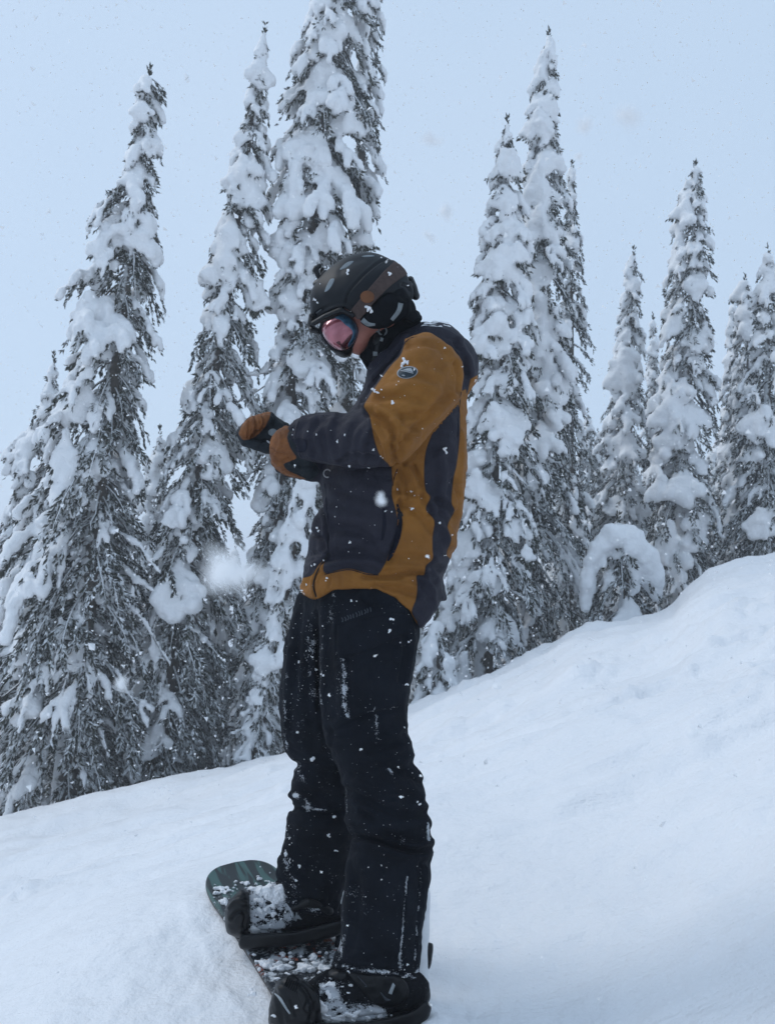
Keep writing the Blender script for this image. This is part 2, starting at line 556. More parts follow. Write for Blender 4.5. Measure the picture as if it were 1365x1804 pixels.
def ground_h(x, y, detail=True):
    x = np.asarray(x, float); y = np.asarray(y, float)
    ys = np.maximum(y, 0.5)
    u = np.clip(x/ys, -1.4, 1.4)
    res = np.interp(u, EU, ERES) * (np.abs(u) < 1.0)
    z = EA*y + EB*np.clip(x, -60, 60) + ys*res*sstep(3, YC, y)*(1 - sstep(16, 30, y)) - 0.92*(1 - np.minimum(y, YC)/YC)
    over = np.maximum(y - YC, 0)
    z = z - 0.10*over - 0.004*np.minimum(over, 60)**2
    z = z + CAMZ
    if detail:
        p = np.stack([x*0.35, y*1.1, 0*x], -1)
        amp = sstep(0.5, 4, y)
        z = z + 0.08*fbm(p, 3)*amp
        p2 = np.stack([x*0.9 + 0.25*y, y*3.4 - 0.6*x, 0*x + 5], -1)
        z = z + 0.036*fbm(p2, 4, 0.6)*sstep(0.3, 2.5, np.abs(y)) 
        p3 = np.stack([x*4, y*4, 0*x + 9], -1)
        ch = sstep(-0.1, 0.5, fbm(np.stack([x*0.5, y*0.5, 0*x+3], -1), 2))
        z = z + 0.042*np.maximum(fbm(p3, 4, 0.6), -0.2)*(0.25 + ch) + 0.030*fbm(np.stack([x*1.7, y*2.2, 0*x+14], -1), 2)*amp
        tr = 0
        for k_, (y0, sl_, w_, d_) in enumerate(TRACKS):
            dd = y - (y0 + sl_*x + 0.12*np.sin(x*0.9 + k_*1.7) + 0.05*np.sin(x*2.7 + k_))
            tr = tr - 1.9*d_*np.exp(-(dd/w_)**2) + 1.1*d_*np.exp(-((dd-1.9*w_)/w_)**2)
        z = z + tr*amp*(0.65 + 0.5*fbm(np.stack([x*1.2, y*1.2, 0*x+21], -1), 2))
        z = z + 0.06*np.abs(fbm(np.stack([x*1.1, y*1.6, 0*x+33], -1), 3))*sstep(6.2, 9.0, y)
    r2 = ((x+0.15)**2/1.05 + (y-2.2)**2/1.5)
    w = np.exp(-r2/1.5)
    w = np.minimum(w*1.25, 1)
    bp = board_plane(x, y)
    if detail:
        bp = bp - 0.004 + 0.008*fbm(np.stack([x*4, y*4, 0*x], -1), 3) + 0.005*fbm(np.stack([x*22, y*22, 0*x], -1), 3)*0.6
    z = z*(1-w) + bp*w
    if detail:                                       # snow pushed up along both edges of the board
        c_ = (np.stack([x, y, bp], -1) - CAM) @ MN
        dx, dd = c_[..., 0] - BP[0][0], -c_[..., 2] - BP[0][1]
        sn, cs = math.sin(R(BP[1])), math.cos(R(BP[1]))
        s_ = dx*sn - dd*cs; v_ = -dx*cs - dd*sn
        on = sstep(0.86, 0.62, np.abs(s_)) if False else 1 - sstep(0.60, 0.84, np.abs(s_))
        nz_ = 0.6 + 0.9*fbm(np.stack([x*9, y*9, 0*x+51], -1), 3)
        z = z + on*nz_*(0.007*np.exp(-((v_-0.20)/0.035)**2) + 0.030*np.exp(-((v_+0.19)/0.05)**2))
        z = z + 0.006*(1-sstep(.75, 1.0, np.abs(s_)))*(1-sstep(.3, .6, np.abs(v_)))*sstep(.12, .2, np.abs(v_))*np.maximum(fbm(np.stack([x*14, y*14, 0*x+61], -1), 3), 0)
    return z

def build_ground():
    rr = np.concatenate([[0.0], np.geomspace(0.25, 1.2, 40), np.geomspace(1.2, 14, 300)[1:], np.geomspace(14, 900, 90)[1:]])
    th = np.concatenate([np.linspace(-180, -45, 60, endpoint=False), np.linspace(-45, 45, 390, endpoint=False), np.linspace(45, 180, 60, endpoint=False)])
    th = np.radians(th); nt_, nr = len(th), len(rr)
    Rg, T = np.meshgrid(rr[1:], th, indexing='ij')
    X, Y = Rg*np.sin(T), Rg*np.cos(T)
    Z = ground_h(X, Y)
    V = np.stack([X, Y, Z], -1).reshape(-1, 3)
    i = np.arange(nr-2)[:, None]*nt_; j = np.arange(nt_)[None, :]; j2 = (j+1) % nt_
    q = np.stack([i+j, i+j2, i+nt_+j2, i+nt_+j], -1).reshape(-1, 4)
    V = np.vstack([V, [[0, 0, float(ground_h(0., 0.))]]])
    c = len(V)-1
    tr = np.stack([np.full(nt_, c), (np.arange(nt_)+1) % nt_, np.arange(nt_)], -1)
    me = np_mesh('snow_slope', V, [q[:, ::-1], tr])
    # upward normals
    if me.polygons[len(me.polygons)//2].normal.z < 0: me.flip_normals()
    o = link('snow_slope', me, M_ground)
    tag(o, kind='structure')
build_ground()

# ------------------------------------------------------------------ snowy air
def haze_box():
    xs, ys = (-960, 960), (-960, 960); z0, z1 = HZ0, 14.0
    V = [(x, y, z) for z in (z0, z1) for y in ys for x in xs]
    Fc = np.array([[0,2,3,1],[4,5,7,6],[0,1,5,4],[2,6,7,3],[0,4,6,2],[1,3,7,5]])
    me = np_mesh('haze', V, Fc, False)
    m = bpy.data.materials.new('haze'); m.use_nodes = True; t = m.node_tree
    t.nodes.remove(t.nodes['Principled BSDF'])
    v = t.nodes.new('ShaderNodeVolumePrincipled'); v.inputs['Color'].default_value = (0.93, 0.95, 0.98, 1); v.inputs['Density'].default_value = 0.0045; v.inputs['Anisotropy'].default_value = 0.3
    t.links.new(v.outputs[0], t.nodes['Material Output'].inputs['Volume'])
    o = link('haze', me, m); tag(o, kind='stuff')
HZ0 = min(v.co.z for v in bpy.data.objects['snow_slope'].data.vertices) - 1
haze_box()
# ------------------------------------------------------------------ trees
def spikes(P, D, L, W, seed):
    """needle tufts, one lozenge each, slightly bent: base P, direction D (unit), length L, half width W"""
    rs = np.random.RandomState(seed)
    n = len(P)
    a = np.cross(D, rs.randn(n, 3)); a /= np.linalg.norm(a, axis=1, keepdims=True) + 1e-9
    c = np.cross(D, a)
    V = np.zeros((n, 4, 3)); V[:, 0] = P; V[:, 2] = P + D*L[:, None] - c*(L*0.12)[:, None]
    m = P + D*(L*0.5)[:, None] + c*(L*0.08)[:, None]; w = W[:, None]
    V[:, 1] = m + a*w; V[:, 3] = m - a*w
    return V.reshape(-1, 3), np.arange(n*4).reshape(-1, 4)

def tube(P, r, sides=7):
    P = np.asarray(P, float); n = len(P)
    t = np.gradient(P, axis=0); t /= np.linalg.norm(t, axis=1, keepdims=True)
    ref = np.array([0.31, 0.9, 0.2]); a = np.cross(t, ref); a /= np.linalg.norm(a, axis=1, keepdims=True)
    b = np.cross(t, a); g = np.arange(sides)*2*math.pi/sides
    V = P[:, None] + (a[:, None]*np.cos(g)[None, :, None] + b[:, None]*np.sin(g)[None, :, None])*np.asarray(r)[:, None, None]
    V = V.reshape(-1, 3)
    i = np.arange(n-1)[:, None]*sides; j = np.arange(sides)[None]; j2 = (j+1) % sides
    q = np.stack([i+j, i+j2, i+sides+j2, i+sides+j], -1).reshape(-1, 4)
    return V, q

class Soup:
    def __init__(s): s.V = []; s.F = []; s.A = []; s.n = 0
    def add(s, V, Fc, a=None):
        s.V.append(V); s.F.append(np.asarray(Fc)+s.n); s.n += len(V)
        s.A.append(np.zeros(len(V)) if a is None else a)
    def mesh(s, name, smooth=False, attr=None):
        tri = [f for f in s.F if f.shape[1] == 3]; qd = [f for f in s.F if f.shape[1] == 4]
        fl = ([np.concatenate(tri)] if tri else []) + ([np.concatenate(qd)] if qd else [])
        return np_mesh(name, np.concatenate(s.V), fl, smooth, {attr: np.concatenate(s.A)} if attr else None)

def pad_mesh(S_, vox, seed, lump=1.0, kk=0.035):
    """S_: rows of (ax, ay, az, bx, by, bz, ra, rb): round cones melted together"""
    S_ = np.array(S_); k = np.maximum(S_[:, 6], S_[:, 7])[:, None] + 2*vox + kk
    lo_ = np.minimum(S_[:, :3], S_[:, 3:6]) - k; hi_ = np.maximum(S_[:, :3], S_[:, 3:6]) + k
    lo = lo_.min(0) - vox; dims = np.ceil((hi_.max(0) - lo)/vox).astype(int) + 2
    G = np.full(dims, -kk*3, np.float32)
    I0 = np.floor((lo_-lo)/vox).astype(int); I1 = np.ceil((hi_-lo)/vox).astype(int) + 1
    for s, i0, i1 in zip(S_, I0, I1):
        a = s[:3]; e = s[3:6] - a; ee = e@e + 1e-9
        x = (np.arange(i0[0], i1[0])*vox + (lo[0]-a[0]))[:, None, None]
        y = (np.arange(i0[1], i1[1])*vox + (lo[1]-a[1]))[None, :, None]
        z = (np.arange(i0[2], i1[2])*vox + (lo[2]-a[2]))[None, None, :]
        t = np.clip((x*e[0] + y*e[1] + z*e[2])/ee, 0, 1)
        f = s[6] + (s[7]-s[6])*t - np.sqrt((x-e[0]*t)**2 + (y-e[1]*t)**2 + (z-e[2]*t)**2)
        g = G[i0[0]:i1[0], i0[1]:i1[1], i0[2]:i1[2]]
        h = np.maximum(kk - np.abs(f-g), 0)
        G[i0[0]:i1[0], i0[1]:i1[1], i0[2]:i1[2]] = np.maximum(f, g) + h*h/(4*kk)
    V, Qd = surface_nets(G, lo, vox)
    N = vnormals(V, Qd)
    off = seed*7.3
    d = 0.030*fbm(V*4.5 + off, 2) + 0.021*fbm(V*11 + off, 2) + 0.009*fbm(V*30, 2)
    return V + N*(d*lump)[:, None], Qd

def fir(name, label, prof, axis, D, seed, dens=1.0, snow=1.0, hood=1.0, low=0.35, group=None, bare=True, frost=0.30, vox=None, cat='tree', lee=0.35, big=1.0, extra=(), raw=False):
    """prof: (y, xl, xr) in photo pixels at distance D; axis: (xbottom, ybottom, xtop, ytop)"""
    rnd = random.Random(seed); U = rnd.uniform
    xb, yb, xt, yt = axis
    B, T = to_world(xb, yb, D), to_world(xt, yt, D)
    gz = float(ground_h(B[0], B[1], False))
    ax = (T-B); H = np.linalg.norm(ax); sc = D/F
    axd = ax/H
    Hp = H
    B = B + axd*((gz - 0.05 - B[2])/axd[2]); ax = T-B; H = np.linalg.norm(ax)
    rt = np.array(M3 @ Vector((1, 0, 0))); rt[2] = 0; rt /= np.linalg.norm(rt); fw = np.array([-rt[1], rt[0], 0])
    py = np.array([p[0] for p in prof], float)
    xl = np.array([p[1] for p in prof], float); xr = np.array([p[2] for p in prof], float)
    def rad(z):
        f = z/Hp; y = yt + (yb-yt)*f; xc = xt + (xb-xt)*f
        l = (xc - np.interp(y, py, xl))*sc; r_ = (np.interp(y, py, xr) - xc)*sc
        return max(l, 0.03), max(r_, 0.03)
    SN = []; tw_p, tw_d, tw_l, tw_f = [], [], [], []
    br = Soup()
    down = np.array([0, 0, -1.0])
    def at(z): return T - axd*z
    def seg(a, b, ra, rb): SN.append((*a, *b, ra, rb))
    ztip = 0.12
    while ztip < H - 0.1:
        l, r_ = rad(ztip); m = 0.5*(l+r_)
        f = ztip/H
        step = (0.11 + 0.15*min(1, m/0.8))/dens
        nb = 3 if m < 0.15 else (5 if m < 0.45 else 6)
        ph0 = rnd.random()*6.28
        lowf = max(0, (f-0.35)/0.65)
        for k in range(nb):
            ph = ph0 + (k + U(-.3, .3))*2*math.pi/nb
            c = math.cos(ph); s_ = math.sin(ph)
            Rr = (m + (r_-m)*c) if c > 0 else (m + (l-m)*(-c))
            Rr = max(Rr*U(0.55, 1.02) - 0.035, 0.04)
            h = rt*c + fw*s_; lat = np.cross(h, [0, 0, 1.0])
            dz = U(-.5, .5)*step
            droop = max(min(Rr*U(0.75, 1.5) + 0.04, ztip + dz + 0.03), 0.03)
            A = at(ztip + dz - droop)
            sw = U(-.14, .14)*Rr
            def Pt(t): return A + h*(Rr*(1-(1-min(t, 1.0))**1.4 + max(t-1, 0)*.3)) + down*(droop*t**1.3) + lat*(sw*t*t)
            ts = np.linspace(0, 1, 6)
            V, q = tube(np.array([Pt(t) for t in ts]), np.linspace(0.010 + 0.014*Rr, 0.004, 6), 4); br.add(V, q)
            cover = snow*(0.84 - 0.10*lowf - low*lowf**0.8 - lee*max(c, 0) + 0.08*max(-c, 0) - 0.10*max(s_, 0))
            snowy = rnd.random() < cover
            thick = min(0.036 + 0.050*Rr, 0.10)*U(0.6, 1.35)*(1 - 0.45*lowf)*big
            nf = 2 + int(Rr*5.0)
            fing = [(0.05, 1.0, 0)]
            for j in range(nf):
                fing.append((U(0.25, 0.85), U(0.25, 0.55), (1 if j % 2 else -1)*U(0.5, 1.1)))
            for (t0, Lf, ang) in fing:
                if ang == 0: F3 = [Pt(t) for t in np.linspace(t0, 1.03, 6)]
                else:
                    p0 = Pt(t0); ln = Lf*(Rr*0.75 + 0.10)
                    d0 = h*math.cos(ang) + lat*math.sin(ang)
                    F3 = [p0 + d0*ln*u*(1-.25*u) + down*(droop*(0.25*u + 0.55*u*u)*min(1, ln/Rr)) for u in (0, .35, .7, 1.0)]
                F3 = np.array(F3); nn = len(F3)
                if snowy and rnd.random() < 0.80:
                    i0 = 1 if ang == 0 and Rr > .25 else 0
                    ra = thick*U(0.55, 0.8)*(0.7 if ang == 0 else .8); rb = thick*U(0.85, 1.2)
                    up = np.array([0, 0, 1.0])*thick*0.55 + h*thick*0.25
                    for i in range(i0, nn-1):
                        ua, ub = (i-i0)/(nn-1-i0), (i+1-i0)/(nn-1-i0)
                        seg(F3[i]+up, F3[i+1]+up*(1 if i < nn-2 else .8), ra + (rb-ra)*ua, (ra + (rb-ra)*ub)*(1 if i < nn-2 else U(.55, .95)))
                ns = int((8 + 19*Rr*(1.5 if ang == 0 else 1))*dens*(0.7 + 0.6*lowf) + 1)
                fdir = F3[-1]-F3[0]; fdir = fdir/(np.linalg.norm(fdir)+1e-9)
                for j in range(ns):
                    u = U(0.0, 1.0)**0.7*(nn-1); i = min(int(u), nn-2); p = F3[i] + (F3[i+1]-F3[i])*(u-i)
                    sg = rnd.choice((-1, 1))
                    d = fdir*U(0.25, 0.8) + np.cross(fdir, h + 0.3*lat)*sg*U(0, .9) + down*U(0.1, .8) + h*U(-.1, .5)
                    d = d/np.linalg.norm(d)
                    tw_p.append(p + down*U(0, .05)); tw_d.append(d); tw_l.append(U(0.05, 0.115)*(0.75 + 0.4*min(Rr, 1)))
                    tw_f.append(U(0, 1)**1.4*0.7 + (0.12*lowf) + frost - 0.18)
        ztip += step
    for j in range(14):
        z = U(-0.05, 0.15); d = np.array([U(-.7, .7), U(-.7, .7), 0.9]); d /= np.linalg.norm(d)
        tw_p.append(at(z-.12)); tw_d.append(d); tw_l.append(0.09); tw_f.append(0.1)
    seg(at(-0.02), at(0.2), 0.03, 0.06)
    z = 0.4
    while hood > 0 and z < H*0.85:                    # big teardrop hoods on the windward side
        l, r_ = rad(z); m = 0.5*(l+r_)
        ph = U(math.pi*0.95, math.pi*1.75) if rnd.random() < 0.85 else rnd.random()*6.28
        c, s_ = math.cos(ph), math.sin(ph); Rr = ((m + (r_-m)*c) if c > 0 else (m + (l-m)*(-c)))*U(.55, .85)
        h = rt*c + fw*s_; lat = np.cross(h, [0, 0, 1.0])
        rb = min(0.06 + 0.075*m, 0.13)*U(.8, 1.25)*big
        top = at(z) + h*Rr*0.62; hl = rb*U(3.2, 5.2)
        nfn = 3 + int(rnd.random()*3)
        for j in range(nfn):
            o = (j/(nfn-1) - 0.5)*2
            p1 = top + down*hl*0.45 + lat*o*rb*0.9 + h*Rr*0.22
            p2 = top + down*hl*U(.8, 1.1)*(1 - .25*o*o) + lat*o*rb*U(1.5, 2.1) + h*Rr*0.33
            seg(top, p1, rb*0.45, rb*0.85); seg(p1, p2, rb*0.85, rb*U(.7, 1.05))
        z += U(0.35, 0.8)/hood
    for (x0_, y0_, x1_, y1_, r0_, r1_, dd_) in extra:      # the biggest loads, radii in photo pixels, dd_ metres towards the viewer
        a_, c_ = to_world(x0_, y0_, D-dd_*0.75), to_world(x1_, y1_, D-dd_*0.75)
        if raw: seg(a_, c_, r0_*sc, r1_*sc); continue
        w_ = r1_*sc; ln_ = max(abs(y1_-y0_)*sc, w_*1.2); dv = (c_-a_); dv = dv/(np.linalg.norm(dv)+1e-6); dv = dv*0.5 + down*0.5
        for j in range(5):                              # a drooping hand of snow, knuckles above, fingers below
            o = (j-2)/2.0
            m_ = a_ + dv*ln_*0.45 + rt*o*w_*0.45 + fw*abs(o)*w_*0.35
            e_ = a_ + dv*ln_*U(.85, 1.25)*(1-.2*abs(o)) + rt*o*w_*U(.75, 1.0) + fw*abs(o)*w_*0.6
            seg(a_, m_, w_*0.26, w_*0.36); seg(m_, e_, w_*0.36, w_*U(.26, .42))
            for q_ in range(10):
                d_ = down + rt*(o*.7 + U(-.5, .5)) - fw*U(0, .6); d_ = d_/np.linalg.norm(d_)
                tw_p.append(e_ + down*w_*0.15 + rt*U(-.3, .3)*w_ + fw*U(-.1, .3)*w_); tw_d.append(d_); tw_l.append(U(.06, .12)); tw_f.append(U(0, .35) + frost - .18)
    if bare:
        zz = H*0.5
        while zz < H:
            p = at(zz) + (-rt*0.05 - fw*0.07)*U(.6, 1.2)
            if rnd.random() < 0.8: seg(p, p + down*U(.1, .3) + rt*U(-.05, .05), U(.05, .10), U(.04, .09))
            for _ in range(2):
                l, r_ = rad(zz); ph = rnd.random()*6.28; h = rt*math.cos(ph) + fw*math.sin(ph)
                Lb = 0.5*(l+r_)*U(.5, 1.15); tt = np.linspace(0, 1, 7)[:, None]
                P = at(zz) + h*Lb*tt + down*(Lb*U(.3, 1.0))*tt**1.4 + RS.randn(7, 3)*0.018
                V, q = tube(P, np.linspace(0.020, 0.005, 7), 4); br.add(V, q)
                if rnd.random() < 0.8:
                    o = np.array([0, 0, 0.02])
                    for i in range(0, 6):
                        if rnd.random() < 0.85: seg(P[i]+o, P[i+1]+o, U(.02, .045), U(.02, .045))
            zz += U(.12, .3)
    root = link(name, None, loc=tuple(B))
    tag(root, label, cat, group)
    tt = np.linspace(0, 1, 14)
    tp = B + ax*tt[:, None]; tp[1:-1, :2] += RS.randn(12, 2)*0.02
    V, q = tube(np.vstack([B - axd*0.3, tp]), np.concatenate([[0.02*H**0.8+0.05], (0.014*H + 0.02)*(1-tt)**0.8 + 0.008]), 12)
    me = np_mesh('trunk', V, q, True, None, origin=B); link('trunk', me, M_bark, root)
    V = np.concatenate(br.V) - B; me = np_mesh('branches', V, np.concatenate(br.F), True)
    tag(link('branches', me, M_bark, root), kind='stuff')
    P = np.array(tw_p); Dd = np.array(tw_d); L = np.array(tw_l)
    V, Fc = spikes(P - B, Dd, L, L*0.17, seed)
    me = np_mesh('crown', V, Fc, False, {'frost': np.repeat(tw_f, 4)})
    tag(link('crown', me, M_needle, root), kind='stuff')
    A_ = np.array(SN); A_[:, :3] -= B; A_[:, 3:6] -= B
    V, q = pad_mesh(A_, vox or 0.0036*D, seed)
    me = np_mesh('snow_cover', V, q, True)
    tag(link('snow_cover', me, M_snow_tree, root), kind='stuff')
    STAT.append((name, len(P), len(q)))
    return root
STAT = []

#TREES
TR = {}
TR['t1'] = fir('fir_tree', 'tall snow-laden fir nearest the left edge, its crown swelling into wide drooping skirts',
  [(140,246,262),(150,244,292),(250,228,286),(350,202,282),(372,152,282),(450,148,284),(520,126,290),(580,98,276),(650,100,288),(720,84,268),(800,66,255),(900,30,262),(1000,-5,258),(1100,-30,262),(1250,-60,262),(1400,-50,240)],
  (112,1425,262,140), 11.0, 101, dens=1.25, lee=.42, hood=.7, snow=0.88, low=0.5, extra=[(215, 362, 180, 370, 14, 15, 0.15), (180, 370, 158, 388, 15, 11, 0.15), (200, 400, 190, 440, 16, 26, 0.35), (160, 520, 150, 560, 14, 24, 0.5), (160, 560, 175, 590, 22, 20, 0.5), (150, 660, 120, 740, 14, 26, 0.6), (130, 800, 95, 880, 16, 26, 0.7), (120, 830, 140, 890, 16, 20, 0.7), (108, 1090, 112, 1125, 8, 14, 0.9), (118, 760, 80, 840, 10, 18, 0.7), (255, 160, 270, 165, 12, 11, 0)])
TR['t2'] = fir('fir_tree', 'slender snow-laden fir with a spiky tip, second tall tree from the left',
  [(62,460,468),(100,446,476),(200,428,478),(262,412,476),(290,394,478),(320,404,474),(400,376,472),(440,372,470),(480,346,470),(500,362,470),(560,360,476),(650,330,462),(750,304,455),(850,272,440),(950,258,432),(1050,246,425),(1200,216,405),(1390,205,370)],
  (262,1390,465,62), 11.6, 102, dens=1.25, lee=.42, hood=.7, snow=0.92, low=0.45, extra=[(430, 285, 428, 320, 18, 34, 0.3), (430, 320, 440, 345, 32, 30, 0.3), (405, 400, 398, 440, 14, 26, 0.4), (400, 440, 392, 490, 20, 32, 0.4), (455, 500, 450, 540, 12, 18, 0.3), (350, 900, 340, 930, 12, 14, 0.4), (270, 1120, 278, 1170, 7, 9, 0.7), (290, 1250, 240, 1330, 9, 14, 0.6), (240, 1330, 232, 1385, 14, 11, 0.6)])
TR['t3'] = fir('fir_tree', 'tallest snow-laden fir, right behind the helmet, its tip beyond the top of the picture',
  [(-120,590,610),(0,548,655),(60,530,660),(100,505,660),(200,484,668),(300,478,666),(350,463,672),(430,480,665),(500,474,650),(600,478,650),(700,468,640),(800,440,610),(900,440,590),(1000,430,560),(1150,420,530),(1350,400,480)],
  (432,1352,606,-130), 12.0, 103, dens=1.25, snow=0.88, low=0.45, hood=.8, extra=[(600, 20, 600, 60, 22, 32, 0.4), (575, 110, 570, 135, 20, 30, 0.5), (610, 185, 610, 230, 14, 26, 0.6), (560, 160, 555, 190, 14, 22, 0.5), (570, 260, 555, 310, 14, 20, 0.5), (570, 400, 560, 440, 14, 24, 0.6), (595, 300, 605, 350, 12, 22, 0.6), (640, 400, 645, 430, 14, 20, 0.4)])
TR['t3b'] = fir('fir_tree', 'dark narrow fir hugging the right side of the tallest tree above the helmet',
  [(-90,655,668),(0,636,680),(100,630,678),(200,628,676),(300,625,674),(350,622,683),(430,606,668),(500,590,660),(700,560,660),(900,540,650),(1300,500,620)],
  (560,1310,662,-100), 12.9, 104, snow=0.7, low=0.5, hood=0.7, bare=False)
TR['t4a'] = fir('fir_tree', 'broad snow-laden fir just right of the hood, shorter than its joined neighbour',
  [(225,886,900),(260,872,910),(320,860,922),(400,842,935),(500,834,940),(560,816,945),(640,822,955),(750,815,960),(850,800,962),(950,785,965),(1050,765,955),(1120,735,945),(1180,722,935),(1230,740,860)],
  (850,1215,893,225), 12.0, 105, dens=1.15, snow=1.02, low=0.35, hood=1.4, extra=[(900, 270, 885, 305, 18, 26, 0.25), (885, 440, 870, 480, 18, 32, 0.5), (880, 560, 850, 590, 20, 28, 0.6), (850, 590, 835, 620, 26, 20, 0.6), (912, 430, 916, 455, 12, 20, 0.5), (870, 720, 890, 745, 16, 34, 0.7), (840, 830, 860, 880, 18, 26, 0.7), (860, 1000, 840, 1030, 14, 24, 0.8), (860, 1000, 880, 1040, 14, 18, 0.8), (925, 960, 935, 985, 10, 14, 0.8), (820, 1150, 790, 1210, 12, 20, 0.9)])
TR['t4b'] = fir('fir_tree', 'tallest fir on the right side of the picture, heavily plastered and joined to its neighbour',
  [(70,960,972),(120,944,986),(200,924,988),(260,917,996),(330,914,1002),(420,914,1006),(500,902,1010),(600,898,1018),(700,880,1030),(800,880,1036),(1000,870,1035),(1120,870,1010)],
  (925,1150,966,70), 13.2, 106, dens=1.15, snow=1.0, low=0.45, hood=1.3, extra=[(950, 200, 955, 235, 16, 28, 0.35), (950, 310, 965, 360, 14, 30, 0.4), (950, 370, 980, 420, 12, 30, 0.45), (960, 530, 945, 600, 12, 28, 0.5), (975, 650, 985, 700, 12, 22, 0.5), (945, 600, 930, 640, 24, 16, 0.5), (965, 170, 968, 190, 14, 20, 0.25)])
TR['t4c'] = fir('fir_tree', 'thin dark fir spire peeking out right of the tallest right-hand tree',
  [(298,1003,1010),(350,996,1016),(420,990,1030),(550,984,1040),(600,980,1053),(700,970,1034),(800,960,1040),(1100,950,1050)],
  (995,1120,1007,298), 14.8, 107, snow=0.75, low=0.5, hood=0.5, bare=False)
TR['t5'] = fir('fir_tree', 'grey slim fir with a dark spiky top left of the plump right-hand fir',
  [(450,1110,1120),(480,1100,1130),(560,1086,1136),(640,1072,1136),(700,1064,1142),(800,1048,1148),(900,1034,1154),(1000,1016,1156),(1080,1010,1150)],
  (1092,1085,1116,450), 17.0, 108, snow=1.0, low=0.4, hood=1.0, extra=[(1100, 620, 1108, 680, 12, 28, 0.3), (1100, 760, 1108, 800, 14, 26, 0.4), (1095, 870, 1085, 900, 12, 22, 0.5), (1130, 880, 1130, 910, 10, 16, 0.4)])
TR['t6'] = fir('fir_tree', 'small pale fir tip squeezed between the two slim firs on the right',
  [(565,1146,1154),(620,1138,1162),(700,1132,1168),(1060,1110,1190)],
  (1150,1070,1150,565), 20.0, 109, snow=1.0, low=0.3, hood=.5, bare=False)
TR['t7'] = fir('fir_tree', 'tall plump fir with a blunt snowy cap above the rounded snow bank',
  [(300,1212,1232),(350,1194,1246),(400,1180,1250),(450,1172,1256),(540,1164,1256),(600,1160,1252),(700,1150,1262),(800,1140,1262),(900,1128,1268),(1000,1118,1262),(1060,1118,1250)],
  (1194,1058,1224,300), 15.0, 110, dens=1.15, snow=1.0, low=0.4, hood=1.2, extra=[(1222, 318, 1220, 335, 12, 16, 0), (1205, 360, 1205, 380, 12, 18, 0.25), (1190, 560, 1190, 580, 14, 18, 0.35), (1240, 570, 1245, 620, 14, 18, 0.3), (1185, 705, 1190, 750, 10, 34, 0.5), (1190, 750, 1195, 765, 32, 30, 0.5), (1165, 840, 1160, 880, 12, 20, 0.5), (1180, 920, 1170, 980, 14, 24, 0.6)])
TR['t8'] = fir('fir_tree', 'hazy fir between the blunt-capped fir and the trees at the right edge',
  [(535,1286,1296),(600,1278,1304),(700,1268,1315),(850,1256,1325),(1000,1250,1330)],
  (1288,1010,1290,535), 18.0, 111, snow=0.9, low=0.3, hood=.6, bare=False)
TR['t9'] = fir('fir_tree', 'dark fir cut by the right edge of the picture, highest of the trees there',
  [(450,1345,1358),(500,1326,1378),(600,1314,1392),(700,1300,1402),(800,1290,1410),(900,1285,1415),(1000,1280,1420)],
  (1352,1005,1352,450), 14.5, 112, dens=1.2, snow=0.8, low=0.3, hood=.8, extra=[(1345, 720, 1345, 760, 14, 34, 0.5), (1340, 900, 1350, 940, 16, 28, 0.6)])
TR['t9b'] = fir('fir_tree', 'blunt snow-capped fir tucked against the left side of the right edge tree',
  [(498,1302,1322),(540,1296,1330),(650,1285,1340),(800,1275,1350),(1000,1265,1360)],
  (1312,1005,1312,498), 16.0, 113, snow=1.05, low=0.2, hood=1.0, bare=False, extra=[(1310, 502, 1312, 520, 16, 20, 0)])
TR['t0'] = fir('fir_tree', 'short dark-tipped fir half hidden behind the left side of the left edge tree',
  [(640,90,98),(700,66,112),(800,26,124),(900,-10,140),(1000,-30,150),(1400,-80,170)],
  (60,1430,95,640), 14.0, 114, snow=0.9, low=0.4, hood=.7)
TR['t10'] = fir('fir_tree', 'smaller snow-capped fir in the gap between the two tall left-hand firs',
  [(770,276,286),(830,258,300),(900,236,312),(1000,226,330),(1150,210,345),(1380,190,350)],
  (268,1385,282,770), 14.0, 115, snow=1.05, low=0.4, hood=1.2)
TR['t11'] = fir('fir_tree', 'thin fir with a trunk fully coated in snow, seen left of the hips',
  [(850,520,560),(900,500,560),(1000,470,560),(1100,455,540),(1200,440,520),(1350,405,490)],
  (440,1352,560,760), 10.6, 116, snow=1.2, low=0.2, hood=.6)
sap = fir('young_fir', 'young fir bent under a round snow hood on the bank below the slim firs',
  [(925,1075,1100),(940,1052,1122),(975,1044,1148),(1020,1034,1166),(1060,1028,1172),(1085,1024,1165)],
  (1098,1096,1090,925), 12.0, 117, raw=True, snow=0.75, low=0.7, hood=0.5, bare=False, cat='sapling', extra=[(1062, 958, 1080, 945, 16, 22, 0.3), (1080, 945, 1110, 955, 22, 25, 0.35), (1110, 955, 1135, 985, 25, 24, 0.35), (1135, 985, 1148, 1020, 24, 22, 0.3), (1148, 1020, 1155, 1050, 20, 12, 0.3), (1040, 985, 1036, 1030, 10, 14, 0.3), (1036, 1030, 1030, 1070, 12, 9, 0.3), (1120, 1000, 1118, 1040, 12, 9, 0.4), (1050, 965, 1042, 990, 14, 12, 0.3)])
sap2 = fir('young_fir', 'young fir buried in snow at the foot of the broad fir beside the hips',
  [(1100,760,775),(1140,738,800),(1200,726,830),(1235,720,840)],
  (775,1240,768,1100), 10.8, 118, snow=1.2, low=0.0, hood=1.0, bare=False, cat='sapling')

